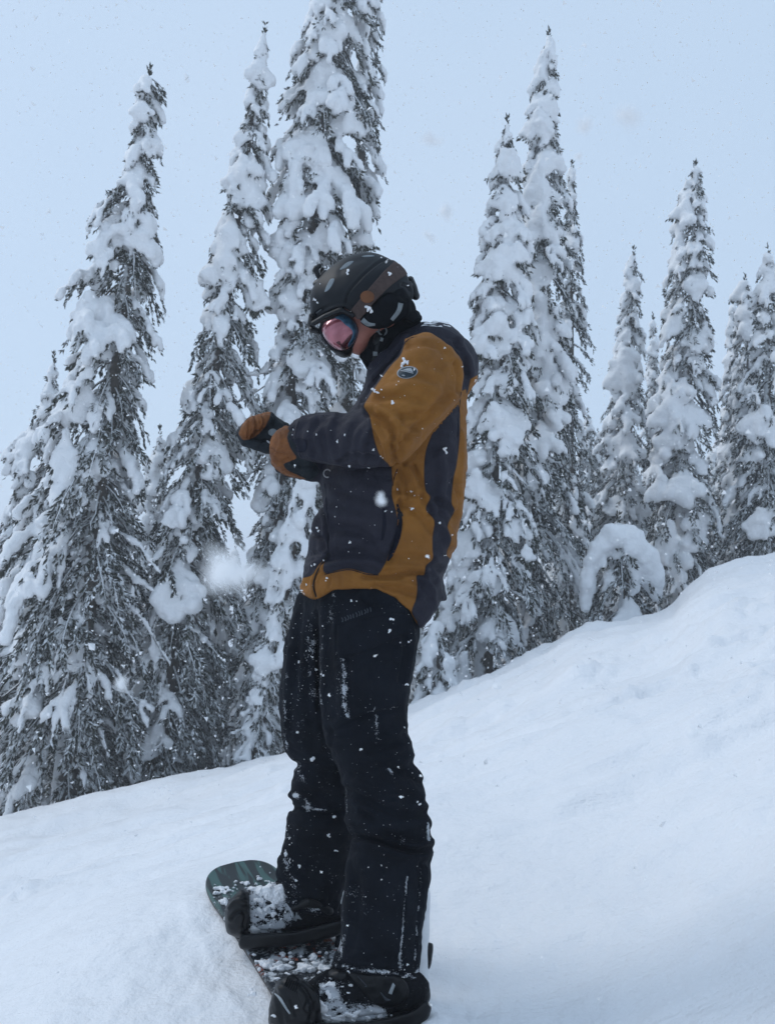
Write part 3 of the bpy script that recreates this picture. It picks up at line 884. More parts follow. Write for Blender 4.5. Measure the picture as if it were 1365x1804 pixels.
# background firs: three grown once, then copied
def grow(i, seed, **k):
    return fir('distant_fir', BGL[i][5], [(500,CX-3,CX+3),(560,CX-24,CX+24),(700,CX-50,CX+50),(900,CX-85,CX+85),(1100,CX-110,CX+110)],
               (CX, 1100, CX, 500), 16.0, seed, group='background firs', bare=False, vox=0.06, **k)
BGL = [  # photo x, photo y of the top, distance, height m, width factor, label
 (20, 905, 17, 6.0, 1.2, 'background fir at the very left edge behind the big skirted fir'),
 (180, 900, 19, 7.5, 1.0, 'background fir whose tip shows through the wide left edge tree'),
 (345, 900, 16, 6.5, .9, 'background fir seen through the slender second tree from the left'),
 (400, 830, 18, 8.0, .8, 'background fir left of the gloves between two tall trunks'),
 (455, 880, 15.5, 6.0, .8, 'background fir directly below the gloves'),
 (320, 1010, 14.5, 4.8, .9, 'low background fir at the foot of the slender second tree'),
 (150, 1050, 14.0, 5.0, 1.1, 'low background fir behind the trunk of the left edge tree'),
 (510, 930, 14.5, 5.5, .9, 'background fir beside the jacket front at belt height'),
 (600, 760, 18, 8.0, .9, 'background fir hidden behind the chest'),
 (1000, 850, 18, 6.0, 1.1, 'background fir filling the gap right of the broad fir skirts'),
 (1045, 670, 24, 10.0, .9, 'pale background fir in the gap left of the grey slim fir'),
 (1075, 760, 22, 8.0, .9, 'pale background fir behind the hooded young fir'),
 (1180, 800, 22, 7.5, 1.1, 'pale background fir behind the plump blunt-capped fir'),
 (1262, 700, 23, 8.5, .8, 'pale background fir in the gap right of the plump fir'),
 (1235, 860, 18, 5.0, 1.2, 'background fir just above the rounded snow bank'),
 (1330, 800, 19, 5.5, 1.2, 'background fir low at the right edge above the snow bank'),
 (960, 960, 15.5, 4.5, 1.1, 'low background fir right of the broad fir near the ground'),
 (-70, 800, 15, 8.5, 1.2, 'background fir leaning in from outside the left edge'),
 (1440, 600, 16, 8.0, 1.2, 'background fir leaning in from outside the right edge'),
]
FILL = 'one of the hazy background firs packed between the taller firs'
_fr = random.Random(77)
for (x0, x1, y0, y1, n_, d0, d1) in ((-40, 560, 820, 1020, 11, 14.5, 20), (985, 1400, 690, 840, 12, 18, 26), (980, 1400, 830, 950, 10, 16, 20), (560, 820, 800, 1000, 4, 15, 18)):
    for k_ in range(n_):
        BGL.append((x0 + (x1-x0)*(k_+_fr.uniform(.1, .9))/n_, _fr.uniform(y0, y1), _fr.uniform(d0, d1), 6, _fr.uniform(.9, 1.35), FILL))
protos = [grow(0, 201, snow=0.85, low=.6, frost=.3), grow(1, 202, snow=0.95, low=.4, hood=1.2, frost=.3), grow(2, 203, snow=0.7, low=.6, frost=.32)]
PH = float(np.linalg.norm(to_world(CX, 500, 16) - to_world(CX, 1100, 16)))
def place_bg(root, i):
    x, y, D, hgt, wf, lab = BGL[i]
    t = to_world(x, y, D)
    gz = float(ground_h(t[0], t[1], False)) - 0.1
    h = t[2] - gz
    root.location = (t[0], t[1], gz)
    root.rotation_euler = (0, 0, (i*2.1) % 6.28)
    s = h/PH0
    root.scale = (s*0.9*wf if s < 1.6 else 1.45*wf, s*0.9*wf if s < 1.6 else 1.45*wf, s)
    root['label'] = lab; root['group'] = 'firs packed in the background' if lab == FILL else 'background firs'
def proto_height(r):
    z = 0
    for ch in r.children:
        if ch.name.startswith('trunk'): z = max(v.co.z for v in ch.data.vertices)
    return z
bpy.context.view_layer.update()
PH0 = proto_height(protos[0])
for i in range(len(BGL)):
    if i < 3: r_ = protos[i]; chs = []
    else:
        src = protos[i % 3]
        r_ = src.copy(); COL.objects.link(r_)
        for ch in src.children:
            c = ch.copy(); COL.objects.link(c); c.parent = r_
    place_bg(r_, i)

# ------------------------------------------------------------------ the snowboarder
FEET = Q2W([600, 1700, 60])
ORIGIN = np.array([FEET[0], FEET[1], float(ground_h(FEET[0], FEET[1])) + 0.02])

def cloth_bump(n, nrm_strength=1.0, weave=900, prev=None):
    h = n.noise(weave, 2, 0.6); w = n.noise(38, 4, 0.6, dist=0.6)
    return n.bump(h, 0.0008, 0.6, n.bump(w, 0.0065, nrm_strength, prev))

def jacket_mat():
    m, t, b = mat('jacket_cloth', (0.3, 0.15, 0.03), 0.75, 0, 0.25); n = NB(t)
    o = n.attr('ochre'); seam = n.attr('seam'); grime = n.attr('wet')
    edge = n.mapr(n.noise(120, 2), 0, 1, -0.4, 0.4)
    f = n.mapr(n.math('ADD', o, edge), -0.35, 0.35)
    v = n.noise(9, 4, 0.6)
    och = n.mixc(n.mapr(v, 0.3, 0.72), (0.175, 0.068, 0.010), (0.265, 0.110, 0.017))
    nav = n.mixc(n.mapr(v, 0.3, 0.72), (0.011, 0.011, 0.020), (0.022, 0.021, 0.031))
    c = n.mixc(f, nav, och)
    st = n.math('MULTIPLY', n.mapr(n.math('ABSOLUTE', o), 0.9, 0.25), 0.65)
    c = n.mixc(st, c, (0.03, 0.018, 0.010))
    c = n.mixc(n.math('MULTIPLY', grime, 0.5), c, (0.08, 0.05, 0.02))
    # specks of melting snow
    sp = n.n('TexVoronoi'); sp.inputs['Scale'].default_value = 42; tcn = n.n('TexCoord'); n.lk(tcn.outputs['Object'], sp.inputs['Vector'])
    sp.inputs['Randomness'].default_value = 1
    d = n.mapr(sp.outputs['Distance'], 0.055, 0.02)
    k = n.n('SeparateColor'); n.lk(sp.outputs['Color'], k.inputs[0])
    s2 = n.math('MULTIPLY', d, n.mapr(k.outputs[0], 0.86, 0.88))
    c = n.mixc(s2, c, (0.7, 0.72, 0.75))
    n.lk(c, b.inputs['Base Color'])
    sb = n.bump(n.mapr(n.math('ABSOLUTE', o), 0.0, 1.2), 0.0015, 0.7)
    n.lk(cloth_bump(n, 0.8, prev=sb), b.inputs['Normal'])
    return m
def pants_mat(name='pants_cloth', c1=(0.0022, 0.0036, 0.0066), c2=(0.0062, 0.0088, 0.0145), sc=1.0, dustmul=1.0):
    m, t, b = mat(name, c1, 0.85, 0, 0.12); n = NB(t)
    du = n.attr('dust')
    c = n.mixc(n.mapr(n.noise(8, 4), 0.3, 0.7), c1, c2)
    nz = n.noise(260*sc, 3, 0.8); nz2 = n.noise(60*sc, 4, 0.8)
    v = n.math('ADD', n.math('MULTIPLY', nz, 0.55), n.math('MULTIPLY', nz2, 0.45))
    du = n.math('MULTIPLY', du, n.mapr(n.noise(22*sc, 3, 0.7), 0.35, 0.62, 0.25, 1.15))
    th = n.math('SUBTRACT', 0.665, n.math('MULTIPLY', du, 0.225*dustmul))
    f = n.math('MULTIPLY', n.math('SUBTRACT', v, th), 16.0, clamp=True)
    sp = n.n('TexVoronoi'); sp.inputs['Scale'].default_value = 85; tcn = n.n('TexCoord'); n.lk(tcn.outputs['Object'], sp.inputs['Vector'])
    d = n.mapr(sp.outputs['Distance'], 0.10, 0.04)
    k = n.n('SeparateColor'); n.lk(sp.outputs['Color'], k.inputs[0])
    s2 = n.math('MULTIPLY', n.math('MULTIPLY', d, n.mapr(k.outputs[0], 0.66, 0.70)), 0.7)
    f = n.math('MAXIMUM', f, s2)
    c = n.mixc(n.math('MULTIPLY', f, 0.85), c, (0.55, 0.58, 0.62))
    n.lk(c, b.inputs['Base Color'])
    n.lk(n.bump(f, 0.002, 0.8, cloth_bump(n, 0.9)), b.inputs['Normal'])
    return m
def simple(name, col, rough=0.6, metal=0, spec=0.3, var=0.25, scale=30, bump=0.0008):
    m, t, b = mat(name, col, rough, metal, spec); n = NB(t)
    v = n.noise(scale, 4, 0.6)
    n.lk(n.mixc(n.mapr(v, 0.3, 0.7), tuple(c*(1-var) for c in col), tuple(min(c*(1+var), 1) for c in col)), b.inputs['Base Color'])
    n.lk(n.bump(n.noise(scale*6, 3), bump, 0.8), b.inputs['Normal'])
    return m
M_jacket = jacket_mat(); M_pants = pants_mat()
M_boot = pants_mat('boot_shell', (0.003, 0.004, 0.006), (0.008, 0.009, 0.012), 1.3)
M_skin = simple('skin', (0.42, 0.17, 0.13), 0.5, 0, 0.35, 0.12, 20, 0.0006)
M_helmet = simple('helmet_shell', (0.0030, 0.0050, 0.0080), 0.5, 0, 0.22, 0.15, 12, 0.0002)
M_black = simple('black_fabric', (0.004, 0.005, 0.007), 0.9, 0, 0.1, 0.3)
M_blackp = simple('black_plastic', (0.0022, 0.003, 0.0045), 0.42, 0, 0.28, 0.3)
M_greyp = simple('grey_webbing', (0.16, 0.18, 0.19), 0.6, 0, 0.3, 0.2, 60)
M_vent = simple('vent_lining', (0.17, 0.20, 0.22), 0.7, 0, 0.2, 0.2)
M_strap = simple('goggle_webbing', (0.060, 0.042, 0.038), 0.8, 0, 0.2, 0.2, 90)
M_patch = simple('rubber_orange', (0.13, 0.050, 0.018), 0.6, 0, 0.3, 0.2)
M_tan = simple('glove_leather', (0.19, 0.066, 0.018), 0.7, 0, 0.25, 0.35, 40, 0.002)
M_glove = simple('glove_dark', (0.006, 0.010, 0.014), 0.7, 0, 0.25, 0.3)
M_metal = simple('dull_metal', (0.30, 0.30, 0.31), 0.35, 1.0, 0.5, 0.1)
M_white = simple('white_plastic', (0.62, 0.64, 0.66), 0.45, 0, 0.4, 0.08)
M_navyp = simple('pocket_cloth', (0.006, 0.007, 0.016), 0.8, 0, 0.2, 0.2)
M_logo = simple('logo_grey', (0.30, 0.33, 0.35), 0.6, 0, 0.3, 0.15, 80)
M_logod = simple('logo_teal', (0.014, 0.026, 0.036), 0.6, 0, 0.3, 0.15)
M_clump = snow_mat('stuck_snow', 40, 0.006, 160, 0.003, (0.86, 0.87, 0.89))
M_dim = simple('stitch_print', (0.05, 0.058, 0.07), 0.8, 0, 0.2, 0.3, 90)
def lens_mat():
    m, t, b = mat('goggle_lens', (0.5, 0.1, 0.1), 0.12, 0.0, 0.8); n = NB(t)
    tcn = n.n('TexCoord'); sx = n.n('SeparateXYZ'); n.lk(tcn.outputs['Object'], sx.inputs[0])
    c = n.mixc(n.mapr(n.noise(16, 3, 0.55, dist=0.8), 0.42, 0.62), (0.27, 0.060, 0.080), (0.42, 0.13, 0.16))
    n.lk(c, b.inputs['Base Color'])
    b.inputs['Metallic'].default_value = 0.35
    b.inputs['Coat Weight'].default_value = 0.6; b.inputs['Coat Roughness'].default_value = 0.08
    return m
M_lens = lens_mat()
M_lensb = simple('lens_mirror_blue', (0.035, 0.10, 0.17), 0.25, 0.3, 0.6, 0.5, 60)
M_lensd = simple('lens_reflection_red', (0.055, 0.008, 0.012), 0.2, 0.2, 0.6, 0.4, 50)

# ---- body: one skin, mostly under the clothes
bx = (440, 860, 470, 1800, -230, 330)
body_items = [
 (Ell((650, 540, 52), (56, 52, 44), 35), 0),
 (Ell((632, 592, 52), (24, 33, 34), 30), 10),
 (Ell((606, 600, 52), (8, 14, 8), 38), 5),                       # nose
 (Ell((631, 618, 52), (11, 8, 15), 25), 5),                      # chin and lower lip
 (Ell((623, 609, 52), (7, 4.5, 12), 20), 2),                     # upper lip
 (Ell((672, 556, 8), (11, 15, 5), 20), 3),                       # ears
 (Ell((672, 556, 96), (11, 15, 5), 20), 3),
 (Limb([(682, 588, 52), (716, 640, 52), (730, 685, 52)], [22, 22, 30]), 6),
 (Limb([(722, 700, 52), (706, 800, 52), (690, 880, 52), (660, 985, 52)], [60, 64, 56, 56], 1.1), 14),
 (Limb([(748, 668, 5), (750, 662, -50)], [28, 25]), 8),
 (Limb([(750, 662, -55), (702, 765, -98)], [25, 22]), 6),
 (Limb([(700, 765, -98), (610, 780, -72), (530, 785, -42)], [23, 20, 14]), 5),
 (Limb([(530, 785, -42), (503, 796, -28)], [14, 13]), 4),
 (Limb([(750, 662, 140), (696, 765, 190)], [25, 22]), 6),
 (Limb([(696, 765, 190), (600, 800, 110), (520, 780, 42)], [22, 19, 13]), 5),
 (Limb([(520, 780, 42), (480, 768, 26)], [13, 12]), 4),
 (Limb([(650, 1010, 5), (650, 1230, -12), (655, 1400, -32), (686, 1600, -46), (690, 1720, -50)], [46, 40, 34, 28, 18]), 10),
 (Limb([(610, 1020, 100), (570, 1200, 125), (562, 1345, 145), (556, 1480, 160), (552, 1560, 170), (555, 1615, 174)], [46, 38, 30, 28, 22, 15]), 10),
 (Limb([(690, 1735, -50), (600, 1768, -46)], [16, 13]), 5),
 (Limb([(555, 1618, 174), (475, 1622, 174)], [14, 12]), 5),
]
V, Qd, ow = volume(body_items, bx, 6.5)
V = relax(V, Qd, 2)
person = obj_q('person', V, Qd, M_skin)
tag(person, 'snowboarder in an ochre and navy jacket and black helmet looking down at the gloves', 'person')
print('body', len(Qd))

# ---- jacket
OCH_SIDE = [(690,806),(691,850),(690,873),(697,900),(700,926),(691,958),(683,982),(667,1011),(655,1011),(647,1010),(618,1002),(598,1004),(573,1010),(570,996),(578,977),(573,982),(560,997),(548,1014),(520,1026),(500,1080),(560,1110),(725,1110),
            (725,1078),(733,1055),(735,1032),(734,1014),(747,1013),(750,997),(762,985),(762,967),(762,944),(765,917),(750,897),(758,876),(749,862),(747,824),(751,791),(762,760),(775,700),(700,700)]
OCH_BACK = [(811,690),(810,730),(809,774),(804,818),(798,845),(795,885),(800,900),(788,926),(795,950),(793,985),(900,985),(900,690)]
OCH_SLV = [(720,560),(713,602),(705,626),(690,642),(670,669),(649,700),(641,717),(651,733),(659,774),(670,804),(686,821),(700,860),(900,860),(900,540)]
TORSO = [(655,668),(668,640),(688,612),(708,590),(740,572),(785,576),(812,606),(822,660),(819,705),(822,780),(820,840),(814,900),(805,935),(801,960),(792,985),(781,1022),(776,1055),(756,1088),(741,1106),
         (725,1079),(688,1047),(665,1034),(624,1034),(586,1038),(558,1053),(549,1053),(534,1045),(531,1024),(540,988),(545,955),(552,920),(566,898),(572,880),(566,850),(572,815),(590,770),(612,735),(636,696)]
SLV = [(757,587),(776,596),(794,612),(809,634),(813,660),(813,692),(804,708),(771,747),(737,786),(713,812),(697,815),(688,823),(670,820),(636,824),(589,821),(542,813),(517,802),(506,785),(504,768),(508,752),(518,741),(542,732),(575,728),(616,728),(634,722),(641,714),(648,700),(670,668),(690,641),(706,624),(716,600),(735,590)]
FSLV = [(757,600),(800,640),(800,700),(740,790),(700,830),(640,838),(575,846),(548,846),(532,836),(530,812),(560,780),(620,740),(660,680),(710,620)]
HOOD = [(730,580),(744,573),(760,571),(788,573),(806,584),(828,606),(840,630),(840,656),(834,676),(822,692),(800,680),(770,650),(735,620),(700,620),(690,612),(706,594)]
COLLAR = [(652,640),(668,618),(690,600),(712,582),(742,574),(760,600),(720,660),(668,700),(640,700),(644,668)]
SQ = [(790,640,-62),(745,640,-88),(760,720,-95),(700,790,-118),(640,775,-92),(560,775,-62),(505,775,-42)]
i0 = TORSO.index((781,1022)); i1 = TORSO.index((531,1024))
TEXT = TORSO[:i0+1] + [(788,1080),(780,1170),(540,1170),(512,1100),(522,1050)] + TORSO[i1:]
CUT = [(440,500),(900,500),(900,1060),(776,1056),(756,1088),(741,1106),(725,1080),(688,1048),(665,1036),(624,1036),(586,1039),(560,1053),(549,1054),(534,1046),(528,1030),(440,1020)]
def capcut(poly, q=52, k=30): return Puff(poly, q, k, cr=False)
items = [
 (Puff(TEXT, 52, 1.28, cap=100), 0),
 (Puff(HOOD, 52, 2.3), 10),
 (Puff(COLLAR, 52, 1.75), 8),
 (Puff(FSLV, [(790,640,165),(745,640,190),(700,790,215),(640,800,160),(560,810,80),(535,820,50)], 1.0), 10),
 (Puff(SLV, SQ, 1.0), 7),
 (capcut(CUT), 'cut'),
]
V, Qd, ow = volume(items, (484, 860, 545, 1180, -215, 320), 3.4)
V = relax(V, Qd, 1)
N = vnormals(V, Qd)
if (N[np.argmin(V[:, 2])])[2] > 0: N = -N
JF = [  # (line, width, amplitude) creases negative, ridges positive
 ([(642,716),(664,716),(684,728),(700,742)], 5, 5), ([(648,728),(668,738),(686,756),(694,772)], 5, -5.5), ([(655,742),(670,765),(682,790),(684,812)], 5, 5),
 ([(672,732),(692,756),(702,780)], 4.5, -4), ([(690,742),(716,760),(735,764)], 5, 3.5), ([(700,800),(708,780),(728,756),(762,726)], 6, -3.5), ([(697,812),(690,790),(694,770)], 4, -4.5),
 ([(668,690),(700,682),(735,676),(770,690)], 8, 3.5), ([(664,702),(700,700),(740,706),(772,722)], 6, -2.5), ([(690,652),(730,640),(770,648)], 8, -1.8), ([(715,612),(750,606),(785,622)], 6, -1.8),
 ([(740,720),(760,700),(785,650)], 8, 2.2), ([(706,735),(750,726),(790,700)], 6, -2.2),
 ([(800,640),(806,664),(804,690)], 4, -3),
 ([(640,735),(620,760),(612,800)], 7, -2.5), ([(655,750),(640,780),(640,812)], 6, 2.5), ([(590,734),(580,760),(590,806)], 7, 1.8), ([(560,745),(548,770),(556,800)], 6, -2.2), ([(535,740),(524,765),(530,795)], 5, 2), ([(516,745),(509,770),(516,795)], 2.5, -2.5),
 ([(600,812),(630,800),(664,806)], 5, -2.5), ([(520,750),(560,738),(600,742)], 5, 1.2),
 ([(700,825),(712,850),(716,880)], 4, -3), ([(715,822),(730,850),(735,880)], 5, 3.5), ([(728,820),(742,850),(744,872)], 4, -2.5), ([(700,872),(730,880),(752,900)], 5, 3), ([(704,886),(735,905),(760,935)], 6, -3),
 ([(696,905),(712,900),(730,890)], 4, 2.2), ([(740,862),(760,884),(765,900)], 5, 3), 
 ([(680,985),(715,978),(760,985)], 5, -2.5), ([(672,1000),(715,996),(750,1002)], 5, 2.8), ([(640,1016),(680,1018),(720,1010),(748,1012)], 4, -4), ([(660,1030),(700,1038),(735,1050)], 5, -3), ([(668,1024),(705,1026),(735,1034)], 4, 3),
 ([(768,880),(790,896),(800,910)], 6, -4), ([(765,910),(785,935),(795,960)], 6, 3.5), ([(752,990),(770,1000),(783,1020)], 6, -3), ([(745,1015),(760,1040),(765,1070)], 6, 2.5), ([(775,800),(780,840),(775,870)], 8, 2.5),
 ([(812,760),(814,800),(808,850)], 4, 2), ([(798,845),(808,880),(804,905)], 4, -3), ([(790,926),(800,945),(798,970)], 4, 3),
 ([(575,985),(610,975),(650,972),(682,984)], 7, -3.8), ([(570,1000),(600,992),(650,990),(670,1000)], 6, 3.5), ([(590,930),(630,935),(660,960)], 9, -2.5), ([(580,900),(620,910),(660,915)], 10, 2), ([(585,960),(600,950),(640,950)], 7, 2),
 ([(567,880),(574,920),(578,960),(578,978)], 3, -4.5), ([(560,900),(556,930),(548,965)], 5, 3), ([(552,940),(566,950),(572,970)], 4, -3.5), ([(536,985),(550,975),(566,976)], 4, -3), ([(540,1000),(556,990)], 4, 3),
 ([(556,1050),(553,1020),(566,996),(576,982)], 2.2, -3.5), ([(534,1030),(545,1005),(560,990)], 3, 2),
 ([(706,920),(697,950),(686,975)], 3.5, -5), ([(700,850),(704,880),(704,905)], 3, -2.5),
 ([(640,700),(660,672),(690,640),(712,600)], 3, -2.5), ([(660,665),(690,628),(715,596)], 6, 3),
 ([(812,618),(826,640),(830,668)], 6, 2.5), ([(800,604),(816,630),(820,660)], 4, -3), ([(745,580),(780,582),(810,600)], 5, 2),
 ([(590,850),(620,870),(660,880)], 10, -1.8), ([(600,1010),(602,1032)], 3, -1.2), ([(583,1012),(580,1034)], 3, -1.5), ([(625,1006),(628,1030)], 4, 1.2),
]
d = strokes(V, N, JF)*2.5
P_ = V/1.0
nzv = fbm(P_*[1/34., 1/34., 1/34.], 3, 0.55)
rid = 1 - np.abs(fbm(P_*[1/42., 1/26., 1/42.] + 31.7, 2))*1.6
d = d + 2.4*nzv + 1.7*np.clip(rid, -1, 1)
d = 10.5*np.tanh(d/10.5) + 0.8*fbm(V/11., 2)
V = V + N*d[:, None]
V = relax(V, Qd, 1, 0.35)
slv = (ow == 4)
oc_t = np.maximum(sdist(V[:, :2], cr_closed(OCH_SIDE, 4)), sdist(V[:, :2], cr_closed(OCH_BACK, 4)))
oc_t = np.where((V[:, 1] < 800) & (V[:, 0] < 790), np.minimum(oc_t, (np.abs(V[:, 2]-52)-66)), oc_t)
ocH = sdist(V[:, :2], [(828,668),(850,655),(850,720),(822,700)])
oc_t = np.maximum(oc_t, ocH)
oc_s = sdist(V[:, :2], cr_closed(OCH_SLV, 4))
ochre = np.where(slv, oc_s, oc_t)
far = V[:, 2] > 150
ochre = np.where(far & (V[:, 1] < 800), oc_s, ochre)
ochre = np.where((ow == 1) | (ow == 2), np.minimum(ochre, ocH), ochre)
in_s = sdist(V[:, :2], cr_closed(SLV, 3)) > -3
ochre = np.where(in_s & (V[:, 1] < 815) & (V[:, 2] < -12) & (ow != 1) & (ow != 2), oc_s, ochre)
in_f = sdist(V[:, :2], cr_closed(FSLV, 3)) > -3
ochre = np.where(in_f & (V[:, 1] < 835) & (V[:, 2] > 118) & (ow != 1) & (ow != 2), oc_s, ochre)
jacket = obj_q('jacket', V, Qd, M_jacket, person, {'ochre': ochre, 'seam': 0*ochre, 'wet': 0*ochre})
JB = bvh_of(V, Qd)
print('jacket', len(Qd))
# hem, zips, pockets, patch, ring
pocket = patch('pocket', ribbon([(700,888),(704,915),(700,945),(690,975),(683,988)], [3,9,11,8,3]), JB, 1.2, M_navyp, jacket, cr=False)
patch('pocket', ribbon([(676,896),(677,925),(673,952)], [4,7,4]), JB, 0.8, M_navyp, jacket, cr=False)
patch('zipper', ribbon([(557,1052),(552,1030),(560,1004),(572,986),(578,974)], 2.4), JB, 1.0, M_blackp, jacket, step=1.5, cr=False)
patch('zip_pull', ribbon([(697,900),(702,900),(706,904),(708,910)], [1.5,2,5,5]), JB, 2.2, M_blackp, jacket, step=1.5, cr=False)
patch('pocket_seam', ribbon([(572,1012),(598,1006),(618,1004),(647,1012),(667,1013)], 1.5), JB, 0.6, M_navyp, jacket, step=1.5, cr=False)
for ln_ in ([(572,852),(575,890),(579,930),(577,968)], [(700,826),(694,842),(692,856)], [(519,745),(512,768),(516,790),(524,804)], [(527,740),(520,768),(525,792),(532,808)], [(656,672),(684,640),(708,612),(716,600)], [(735,592),(722,596),(714,603)], [(812,690),(808,730),(806,770)]):
    patch('seam', ribbon(ln_, 1.3), JB, 0.5, M_navyp, jacket, step=1.6, cr=False)
patch('cuff_tab', [(511,776),(522,772),(538,774),(541,786),(536,796),(524,797),(513,792)], JB, 1.6, M_navyp, jacket, step=2)
# round arm patch with a little mountain print
def ell_poly(cx, cy, a, b, rot, n=28):
    g = np.arange(n)*2*math.pi/n; c, s_ = math.cos(R(rot)), math.sin(R(rot))
    return [(cx + a*math.cos(t)*c - b*math.sin(t)*s_, cy + a*math.cos(t)*s_ + b*math.sin(t)*c) for t in g]
badge = patch('arm_patch', ell_poly(717.5, 656, 18.5, 10.8, -8), JB, 1.2, M_logo, jacket, step=1.6, cr=False)
patch('patch_face', ell_poly(717.5, 656, 16.8, 9.3, -8), JB, 1.9, M_logod, badge, step=1.6, cr=False)
patch('mountain_print', [(709.5,651.5),(717,649),(724,648),(728,656),(722,654.5)], JB, 2.4, M_logo, badge, step=1.5, cr=False)
patch('mountain_print', ribbon([(705.5,652.5),(714,654),(722,656),(728,657.5)], 1.5), JB, 2.3, M_logo, badge, step=1.5, cr=False)
patch('mountain_print', ribbon([(708,661),(713,661.8)], 2.4), JB, 2.4, M_logo, badge, step=1.5, cr=False)

def torus_q(name, c, r, w, mat_, parent, tilt=(0, 0), n=24):
    g = np.linspace(0, 2*math.pi, n+1)[:-1]
    V = []; 
    for t in g:
        cx_ = np.array([math.cos(t)*r, math.sin(t)*r, math.cos(t)*r*tilt[0] + math.sin(t)*r*tilt[1]]); ra = cx_/np.linalg.norm(cx_)
        for k in range(8):
            a = 2*math.pi*k/8; V.append(np.array(c) + cx_ + ra*w*math.cos(a) + np.array([0, 0, 1.0])*w*math.sin(a))
    i = np.arange(n)[:, None]*8; i2 = ((np.arange(n)+1) % n)[:, None]*8; j = np.arange(8)[None]; j2 = (j+1) % 8
    q = np.stack([i+j, i+j2, i2+j2, i2+j], -1).reshape(-1, 4)
    return obj_q(name, np.array(V), q, mat_, parent)
qz = front_q(JB, 577, 836, default=-40)
torus_q('ring', (577, 834, qz-4), 6.8, 1.3, M_metal, jacket, (0.2, 0.1))
# snow lying on the hood
def lumps(name, segs, h, mat_, parent, kk=3, amp=1.2, sc=1/7., kind='stuff'):
    S_ = np.array([list(s) for s in segs], float)
    V, Qd = pad_mesh_raw(S_, h, kk)
    N = vnormals(V, Qd)
    V = V + N*(amp*fbm(V*sc, 3, 0.6))[:, None]
    o = obj_q(name, V, Qd, mat_, parent)
    if kind: o['kind'] = kind
    return o
def pad_mesh_raw(S_, vox, kk):
    k = np.maximum(S_[:, 6], S_[:, 7])[:, None] + 2*vox + kk
    lo_ = np.minimum(S_[:, :3], S_[:, 3:6]) - k; hi_ = np.maximum(S_[:, :3], S_[:, 3:6]) + k
    lo = lo_.min(0) - vox; dims = np.ceil((hi_.max(0) - lo)/vox).astype(int) + 2
    G = np.full(dims, -kk*3, np.float32)
    I0 = np.floor((lo_-lo)/vox).astype(int); I1 = np.ceil((hi_-lo)/vox).astype(int) + 1
    for s, i0, i1 in zip(S_, I0, I1):
        a = s[:3]; e = s[3:6] - a; ee = e@e + 1e-9
        x = (np.arange(i0[0], i1[0])*vox + (lo[0]-a[0]))[:, None, None]
        y = (np.arange(i0[1], i1[1])*vox + (lo[1]-a[1]))[None, :, None]
        z = (np.arange(i0[2], i1[2])*vox + (lo[2]-a[2]))[None, None, :]
        t = np.clip((x*e[0] + y*e[1] + z*e[2])/ee, 0, 1)
        f = s[6] + (s[7]-s[6])*t - np.sqrt((x-e[0]*t)**2 + (y-e[1]*t)**2 + (z-e[2]*t)**2)
        g = G[i0[0]:i1[0], i0[1]:i1[1], i0[2]:i1[2]]
        h = np.maximum(kk - np.abs(f-g), 0)
        G[i0[0]:i1[0], i0[1]:i1[1], i0[2]:i1[2]] = np.maximum(f, g) + h*h/(4*kk)
    return surface_nets(G, lo, vox)
lumps('snow_dusting', [(750,573,30,790,578,30,5,4),(748,574,60,794,580,60,5,5),(752,575,90,790,579,80,5,4),(765,571,45,785,573,50,6,6),(745,576,10,775,577,5,4,3)], 2.0, M_clump, jacket, 4, 1.2)

# ---- trousers
NLEG = [(572,965),(567,1020),(567,1055),(568,1115),(567,1172),(566,1216),(569,1255),(573,1290),(583,1325),(595,1348),(607,1386),(609,1425),(610,1458),(622,1480),(615,1505),(610,1547),(603,1597),(602,1656),(592,1679),(583,1703),
        (607,1709),(657,1718),(700,1722),(739,1729),(742,1712),(744,1663),(747,1613),(757,1557),(759,1514),(764,1491),(757,1465),(755,1440),(751,1409),(742,1366),(728,1340),(727,1315),(718,1292),(717,1254),(721,1225),(726,1187),(735,1143),(739,1108),(738,1085),(740,1040),(735,990),(725,958),(600,952)]
FLEG = [(560,1000),(527,1052),(516,1084),(505,1122),(499,1172),(493,1216),(493,1260),(497,1295),(501,1316),(508,1330),(523,1345),(515,1372),(511,1399),(517,1422),(510,1434),(503,1465),(496,1498),(489,1524),(489,1547),(497,1564),(506,1582),(512,1600),(535,1606),(560,1612),(585,1616),(600,1604),(612,1550),(618,1508),(630,1460),(640,1380),(670,1300),(690,1200),(700,1100),(700,1000)]
a = NLEG.index((583,1703)); c = NLEG.index((739,1729))
NLEGX = NLEG[:a] + [(582,1720),(590,1790),(735,1800),(744,1740)] + NLEG[c+1:]
a = FLEG.index((506,1582)); c = FLEG.index((600,1604))
FLEGX = FLEG[:a] + [(502,1600),(510,1680),(590,1690),(602,1640)] + FLEG[c:]
PCUT = [(440,900),(900,900),(900,1732),(742,1730),(700,1723),(657,1719),(607,1710),(583,1703),(592,1660),(598,1612),(585,1616),(560,1612),(535,1606),(512,1600),(500,1590),(440,1580)]
V, Qd, ow = volume([
  (Puff(FLEGX, [(600,1040,110),(565,1230,125),(560,1400,150),(550,1600,170)], 1.0, cap=75), 0),
  (Ell((640, 1065, 52), (92, 72, 84)), 14),
  (Puff(NLEGX, [(655,1030,14),(655,1100,0),(652,1230,-15),(660,1400,-35),(680,1600,-48),(680,1710,-50)], 1.0, cap=78), 5),
  (capcut(PCUT), 'cut'),
  ], (478, 780, 945, 1745, -150, 265), 3.4)
V = relax(V, Qd, 1)
N = vnormals(V, Qd)
if (N[np.argmin(V[:, 2])])[2] > 0: N = -N
